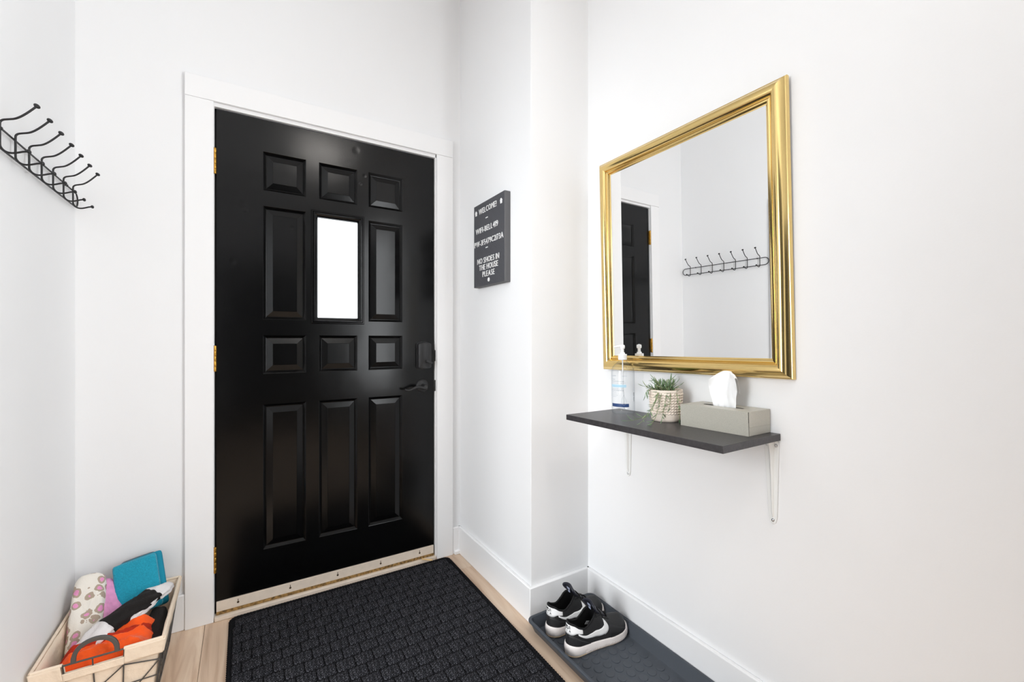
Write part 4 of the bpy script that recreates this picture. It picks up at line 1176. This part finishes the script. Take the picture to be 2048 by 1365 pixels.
# ------------------------------------------------------------------ laundry basket
BX0, BX1, BYF, BYR, BZ = -0.488, -0.208, 1.662, 2.050, 0.215
bk = thing('laundry_basket', 'wire basket with a cream fabric liner and grey handle, full of towels', 'basket', ((BX0 + BX1) / 2, (BYF + BYR) / 2, 0))
bhx, bhy = (BX1 - BX0) / 2, (BYR - BYF) / 2
def sect(z, ex=0.0):   # half sizes at height z
    k = 1 - z / BZ
    return bhx - 0.028 * k + ex, bhy - 0.034 * k + ex
# liner walls (open top), front wall lowered at the handle
def liner_wall(side, z0, z1, ex, t0=-1, t1=1, m=LINER, nm='liner_panel', solid=0.0025):
    rows_ = []
    for j in range(9):
        z = lerp(z0, z1, j / 8); hx_, hy_ = sect(z, ex); row = []
        for i in range(25):
            t = lerp(t0, t1, i / 24); wob = 0.0016 * noise.noise(Vector((t * 5 + side * 7, z * 30, ex * 900)))
            if side == 0: p = (t * hx_, -hy_ - wob, z)
            elif side == 1: p = (hx_ + wob, t * hy_, z)
            elif side == 2: p = (t * hx_, hy_ + wob, z)
            else: p = (-hx_ - wob, t * hy_, z)
            row.append(p)
        rows_.append(row)
    o_ = MB().grid(rows_).build(nm, m, bk, smooth=180); md_ = o_.modifiers.new('thick', 'SOLIDIFY'); md_.thickness = solid; md_.offset = 0
    return o_
hn0, hn1 = -0.56, 0.36   # notch in the front for the handle
liner_wall(0, 0.004, BZ - 0.024, -0.005)
liner_wall(0, BZ - 0.026, BZ, -0.005, -1, hn0); liner_wall(0, BZ - 0.026, BZ, -0.005, hn1, 1)
for sd in (1, 2, 3): liner_wall(sd, 0.004, BZ, -0.005)
hx_, hy_ = sect(0.006, -0.006); MB().box(-hx_, hx_, -hy_, hy_, 0.003, 0.006).build('liner_base', LINER, bk)
# cuffs folded over the rim
liner_wall(0, BZ - 0.043, BZ + 0.002, 0.0045, -1, hn0, nm='liner_cuff', solid=0.003); liner_wall(0, BZ - 0.043, BZ + 0.002, 0.0045, hn1, 1, nm='liner_cuff', solid=0.003)
liner_wall(0, BZ - 0.045, BZ - 0.022, 0.0045, hn0, hn1, nm='liner_cuff', solid=0.003)
for sd in (1, 2, 3): liner_wall(sd, BZ - 0.040, BZ + 0.002, 0.0045 if sd == 1 else 0.002, nm='liner_cuff', solid=0.003)
hx_, hy_ = sect(BZ)
rim = [(hx_, -hy_), (hx_, hy_), (-hx_, hy_), (-hx_, -hy_)]
for (a, c) in zip(rim, rim[1:] + rim[:1]):
    if a[1] == c[1] == -hy_: continue
    MB().tube([(a[0], a[1], BZ + 0.003), (c[0], c[1], BZ + 0.003)], 0.0045, 8).build('padded_rim', LINER, bk, smooth=60)
for t0, t1 in ((-1, hn0), (hn1, 1)):
    MB().tube([(hx_ * t0, -hy_, BZ + 0.003), (hx_ * t1, -hy_, BZ + 0.003)], 0.0045, 8).build('padded_rim', LINER, bk, smooth=60)
MB().tube([(hx_ * (hn0 - 0.05), -hy_ - 0.001, BZ + 0.001), (hx_ * (hn1 + 0.05), -hy_ - 0.001, BZ + 0.001)], 0.0026, 8).build('rim_wire', BWIRE, bk, smooth=60)
# handle
pts = []
hc = (hn0 + hn1) / 2 * hx_ + 0.004; hw = 0.046
for i in range(17):
    a = PI * i / 16; pts.append((hc - hw * math.cos(a) * (1.0 if True else 1), -hy_ - 0.001, BZ + 0.001 + 0.052 * math.sin(a) ** 0.75))
rows = []
for i, p in enumerate(pts):
    q0 = pts[max(0, i - 1)]; q1 = pts[min(16, i + 1)]
    tv = Vector((q1[0] - q0[0], 0, q1[2] - q0[2])).normalized(); nv = Vector((-tv.z, 0, tv.x)); P_ = Vector(p)
    rows.append([tuple(P_ + nv * 0.0055 * sx + Vector((0, 0.004 * sy, 0))) for sx, sy in ((-1, -1), (1, -1), (1, 1), (-1, 1))])
MB().grid(rows, cv=True, capu=True).build('handle', BWIRE, bk, bevel=0.0012)
# wire cage
def wire(side, t0, z0, t1, z1, r=0.0018):
    def P_(t, z):
        a, c = sect(z, 0.001)
        return {0: (t * a, -c, z), 1: (a, t * c, z), 2: (t * a, c, z), 3: (-a, t * c, z)}[side]
    MB().tube([P_(t0, z0), P_((t0 + t1) / 2, (z0 + z1) / 2), P_(t1, z1)], r, 6).build('wire', BWIRE, bk, smooth=60)
for sd in (0, 1):
    for t in (-0.98, -0.55, -0.12, 0.36, 0.98): wire(sd, t, 0.002, t, BZ)
    for z in (0.003, 0.10): wire(sd, -1, z, 1, z)
    wire(sd, -0.55, 0.06, 0.36, 0.165); wire(sd, 0.36, 0.165, 0.98, 0.15); wire(sd, -0.98, 0.15, -0.55, 0.06); wire(sd, -0.12, 0.11, 0.36, 0.04); wire(sd, 0.36, 0.04, 0.98, 0.15)
for sd in (2, 3):
    for t in (-0.98, 0, 0.98): wire(sd, t, 0.002, t, BZ - 0.06)
    wire(sd, -1, 0.003, 1, 0.003)

# ------------------------------------------------------------------ towels in the basket
def V(*a): return Vector(a)
def slab(c, u, v, n, su, sv, sn, e=4.0, wr=0.004, fr=18, seed=0, nu=40, nv=28):
    """rounded soft slab with wrinkles"""
    u = u.normalized(); v = (v - u * v.dot(u)).normalized(); n = u.cross(v)
    rows_ = []
    def sg(x, p): return math.copysign(abs(x) ** p, x)
    for j in range(nv + 1):
        ph = -PI / 2 + PI * j / nv; row = []
        for i in range(nu):
            th = 2 * PI * i / nu
            a = sg(math.cos(th), 2 / e) ; d = sg(math.sin(th), 2 / e)
            cp = sg(math.cos(ph), 2 / e); sp = sg(math.sin(ph), 2 / 2.2)
            p = c + u * su * a * cp + v * sv * d * cp + n * sn * sp
            dd = noise.noise(p * fr + V(seed, seed, 0)) * wr + noise.noise(p * fr * 2.7 + V(0, seed, 3)) * wr * 0.4
            row.append(p + n * dd + v * dd * 0.5)
        rows_.append(row)
    return MB().grid(rows_, cv=True, capu=True)
def roll(pts, ra, rb, up, wr=0.003, fr=30, seed=0, n=24, fold=0.0):
    """soft bunched cloth following a path, elliptical section with lengthwise folds"""
    m = len(pts); rows_ = []
    for i in range(m):
        t = (pts[min(i + 1, m - 1)] - pts[max(0, i - 1)]).normalized(); s_ = t.cross(up).normalized(); w = s_.cross(t)
        q = i / (m - 1); env = max(0.12, min(1, 3.2 * q, 3.2 * (1 - q)) ** 0.5)
        row = []
        for k in range(n):
            a = 2 * PI * k / n
            rr2 = env * (1 + fold * math.sin(5 * a + 2 * math.sin(3 * q + seed)))
            p = pts[i] + s_ * ra * math.cos(a) * rr2 + w * rb * math.sin(a) * rr2
            p = p + (s_ * math.cos(a) + w * math.sin(a)) * (noise.noise(p * fr + V(seed, 0, 0)) * wr)
            row.append(p)
        rows_.append(row)
    return MB().grid(rows_, cv=True, capu=True)
# leopard-print towel
o = thing('beach_towel', 'cream towel with pink and taupe leopard spots standing at the back of the basket', 'towel', (-0.44, 1.90, 0.05))
ol = Vector(o.location)
def tpart(b, name, m, root=o, **k):
    b.V = [tuple(Vector(p) - Vector(root.location)) for p in b.V]
    return b.build(name, m, root, smooth=180, **k)
tpart(slab(V(-0.432, 1.905, 0.215), V(1, 0.1, 0), V(-0.12, 0.62, 0.62), None, 0.042, 0.136, 0.030, 5.0, 0.009, 24, 1, 72, 40), 'folded_cloth', LEOPARD, o)
tpart(slab(V(-0.385, 1.93, 0.205), V(0.8, 0.5, -0.2), V(-0.20, 0.60, 0.62), None, 0.040, 0.118, 0.024, 2.6, 0.007, 30, 4, 60, 36), 'pink_reverse', PINKT, o)['label'] = 'pink reverse side of the towel'
# teal towel: folded layers leaning to the wall
o = thing('hand_towel', 'folded teal terry towel leaning against the back wall in the basket', 'towel', (-0.31, 1.98, 0.05))
tu = V(0.98, 0.10, 0.16); tv_ = V(-0.28, 0.42, 0.62)
tpart(slab(V(-0.317, 1.975, 0.252), tu, tv_, None, 0.060, 0.092, 0.011, 18, 0.003, 24, 7, 72, 40), 'front_layer', TEAL, o)
tpart(slab(V(-0.303, 1.993, 0.249), tu, tv_, None, 0.060, 0.094, 0.011, 18, 0.003, 24, 9, 72, 40), 'back_layer', TEALDK, o)
tpart(slab(V(-0.311, 2.003, 0.252), tu, tv_, None, 0.052, 0.090, 0.006, 9, 0.001, 30, 9), 'grey_label_layer', mat('grey_cloth', srgb(96, 104, 112), 0.95, bump=0.5, bscale=200), o)
# black and white cloth: one rumpled length, its colour blocks as parts
def roll_rows(pts, ra, rb, up, wr, fr, seed, n=40, tap=5.0, folds=3):
    m = len(pts); rows_ = []
    for i in range(m):
        t = (pts[min(i + 1, m - 1)] - pts[max(0, i - 1)]).normalized(); s_ = t.cross(up).normalized(); w = s_.cross(t)
        q = i / (m - 1); env = max(0.35, min(1, tap * q, tap * (1 - q)) ** 0.4); row = []
        for k in range(n):
            a = 2 * PI * k / n
            ridge_ = abs(math.sin(folds * a + 1.7 * math.sin(2.3 * q * PI + seed) + seed))
            rr2 = env * (0.86 + 0.22 * ridge_)
            p = pts[i] + s_ * ra * math.cos(a) * rr2 + w * rb * math.sin(a) * rr2
            d_ = noise.noise(p * fr + V(seed, 0, 0)) * wr + (0.5 - abs(noise.noise(p * fr * 2.2 + V(0, seed, 0)))) * wr * 0.7
            row.append(p + (s_ * math.cos(a) + w * math.sin(a)) * d_)
        rows_.append(row)
    return rows_
o = thing('patterned_towel', 'rumpled black and white towel lying across the basket', 'towel', (-0.33, 1.83, 0.05))
rr_all = roll_rows(bez([V(-0.43, 1.725, 0.178), V(-0.385, 1.775, 0.228), V(-0.345, 1.80, 0.244), V(-0.30, 1.85, 0.243), V(-0.26, 1.89, 0.250), V(-0.224, 1.935, 0.246)], 48), 0.034, 0.020, V(0, 0, 1), 0.007, 30, 2.0)
tpart(MB().grid(rr_all[:16], cv=True, capu=True), 'white_end', WHITET, o)
tpart(MB().grid(rr_all[15:39], cv=True, capu=True), 'black_middle', BLACKT, o)
tpart(MB().grid(rr_all[38:], cv=True, capu=True), 'white_folds', WHITET, o)
rs = roll_rows(bez([V(-0.318, 1.798, 0.224), V(-0.285, 1.828, 0.232), V(-0.250, 1.875, 0.242)], 18), 0.014, 0.013, V(0, 0, 1), 0.005, 45, 8.0)
tpart(MB().grid(rs, cv=True, capu=True), 'white_stripe', WHITET, o)
# orange towel: draped, with sharp folds running along it
o = thing('orange_towel', 'bright orange and red towel bunched at the front of the basket', 'towel', (-0.33, 1.75, 0.05))
def drape(b0, b1, na=60, nb=26):
    rows_ = []
    for j in range(nb + 1):
        bb = lerp(b0, b1, j / nb); row = []
        for i in range(na + 1):
            a = i / na
            x = lerp(-0.462, -0.226, a); yf = lerp(1.682, 1.690, a); yr = lerp(1.745, 1.835, a)
            y = lerp(yf, yr, bb) + 0.006 * noise.noise(V(a * 4, bb * 3, 1))
            edge = min(1, 6 * a, 5 * (1 - a)) ** 0.5 * min(1, 7 * bb + 0.15) ** 0.5
            f1 = abs(math.sin(PI * (2.6 * bb + 0.8 * a + 0.25 * noise.noise(V(a * 5, bb * 4, 7)))))
            z = lerp(0.140, 0.192, edge) + 0.010 * math.sin(PI * a) * edge + 0.014 * (1 - f1) ** 1.4 * edge + 0.016 * bb * edge
            z += 0.006 * noise.noise(V(a * 9, bb * 7, 2)) + 0.003 * noise.noise(V(a * 26, bb * 15, 5)) + 0.008 * edge * (0.5 - abs(noise.noise(V(a * 7 + 3, bb * 5, 11))))
            row.append(V(x, y, z))
        rows_.append(row)
    return MB().grid(rows_)
def cloth(b, nm, m):
    q = tpart(b, nm, m, o); md_ = q.modifiers.new('thick', 'SOLIDIFY'); md_.thickness = 0.004; md_.offset = -1
    return q
cloth(drape(0.0, 0.52), 'orange_fold', ORANGE); cloth(drape(0.52, 0.80), 'red_stripe', REDM); cloth(drape(0.80, 1.0), 'orange_fold', ORANGE)
o = thing('dark_cloth', 'plain black cloth tucked along the right side of the basket', 'cloth', (-0.25, 1.80, 0.05))
tpart(slab(V(-0.245, 1.80, 0.155), V(1, 0, 0.1), V(0, 1, 0.15), None, 0.026, 0.115, 0.045, 4, 0.011, 26, 5, 60, 36), 'cloth_body', BLACKT, o)
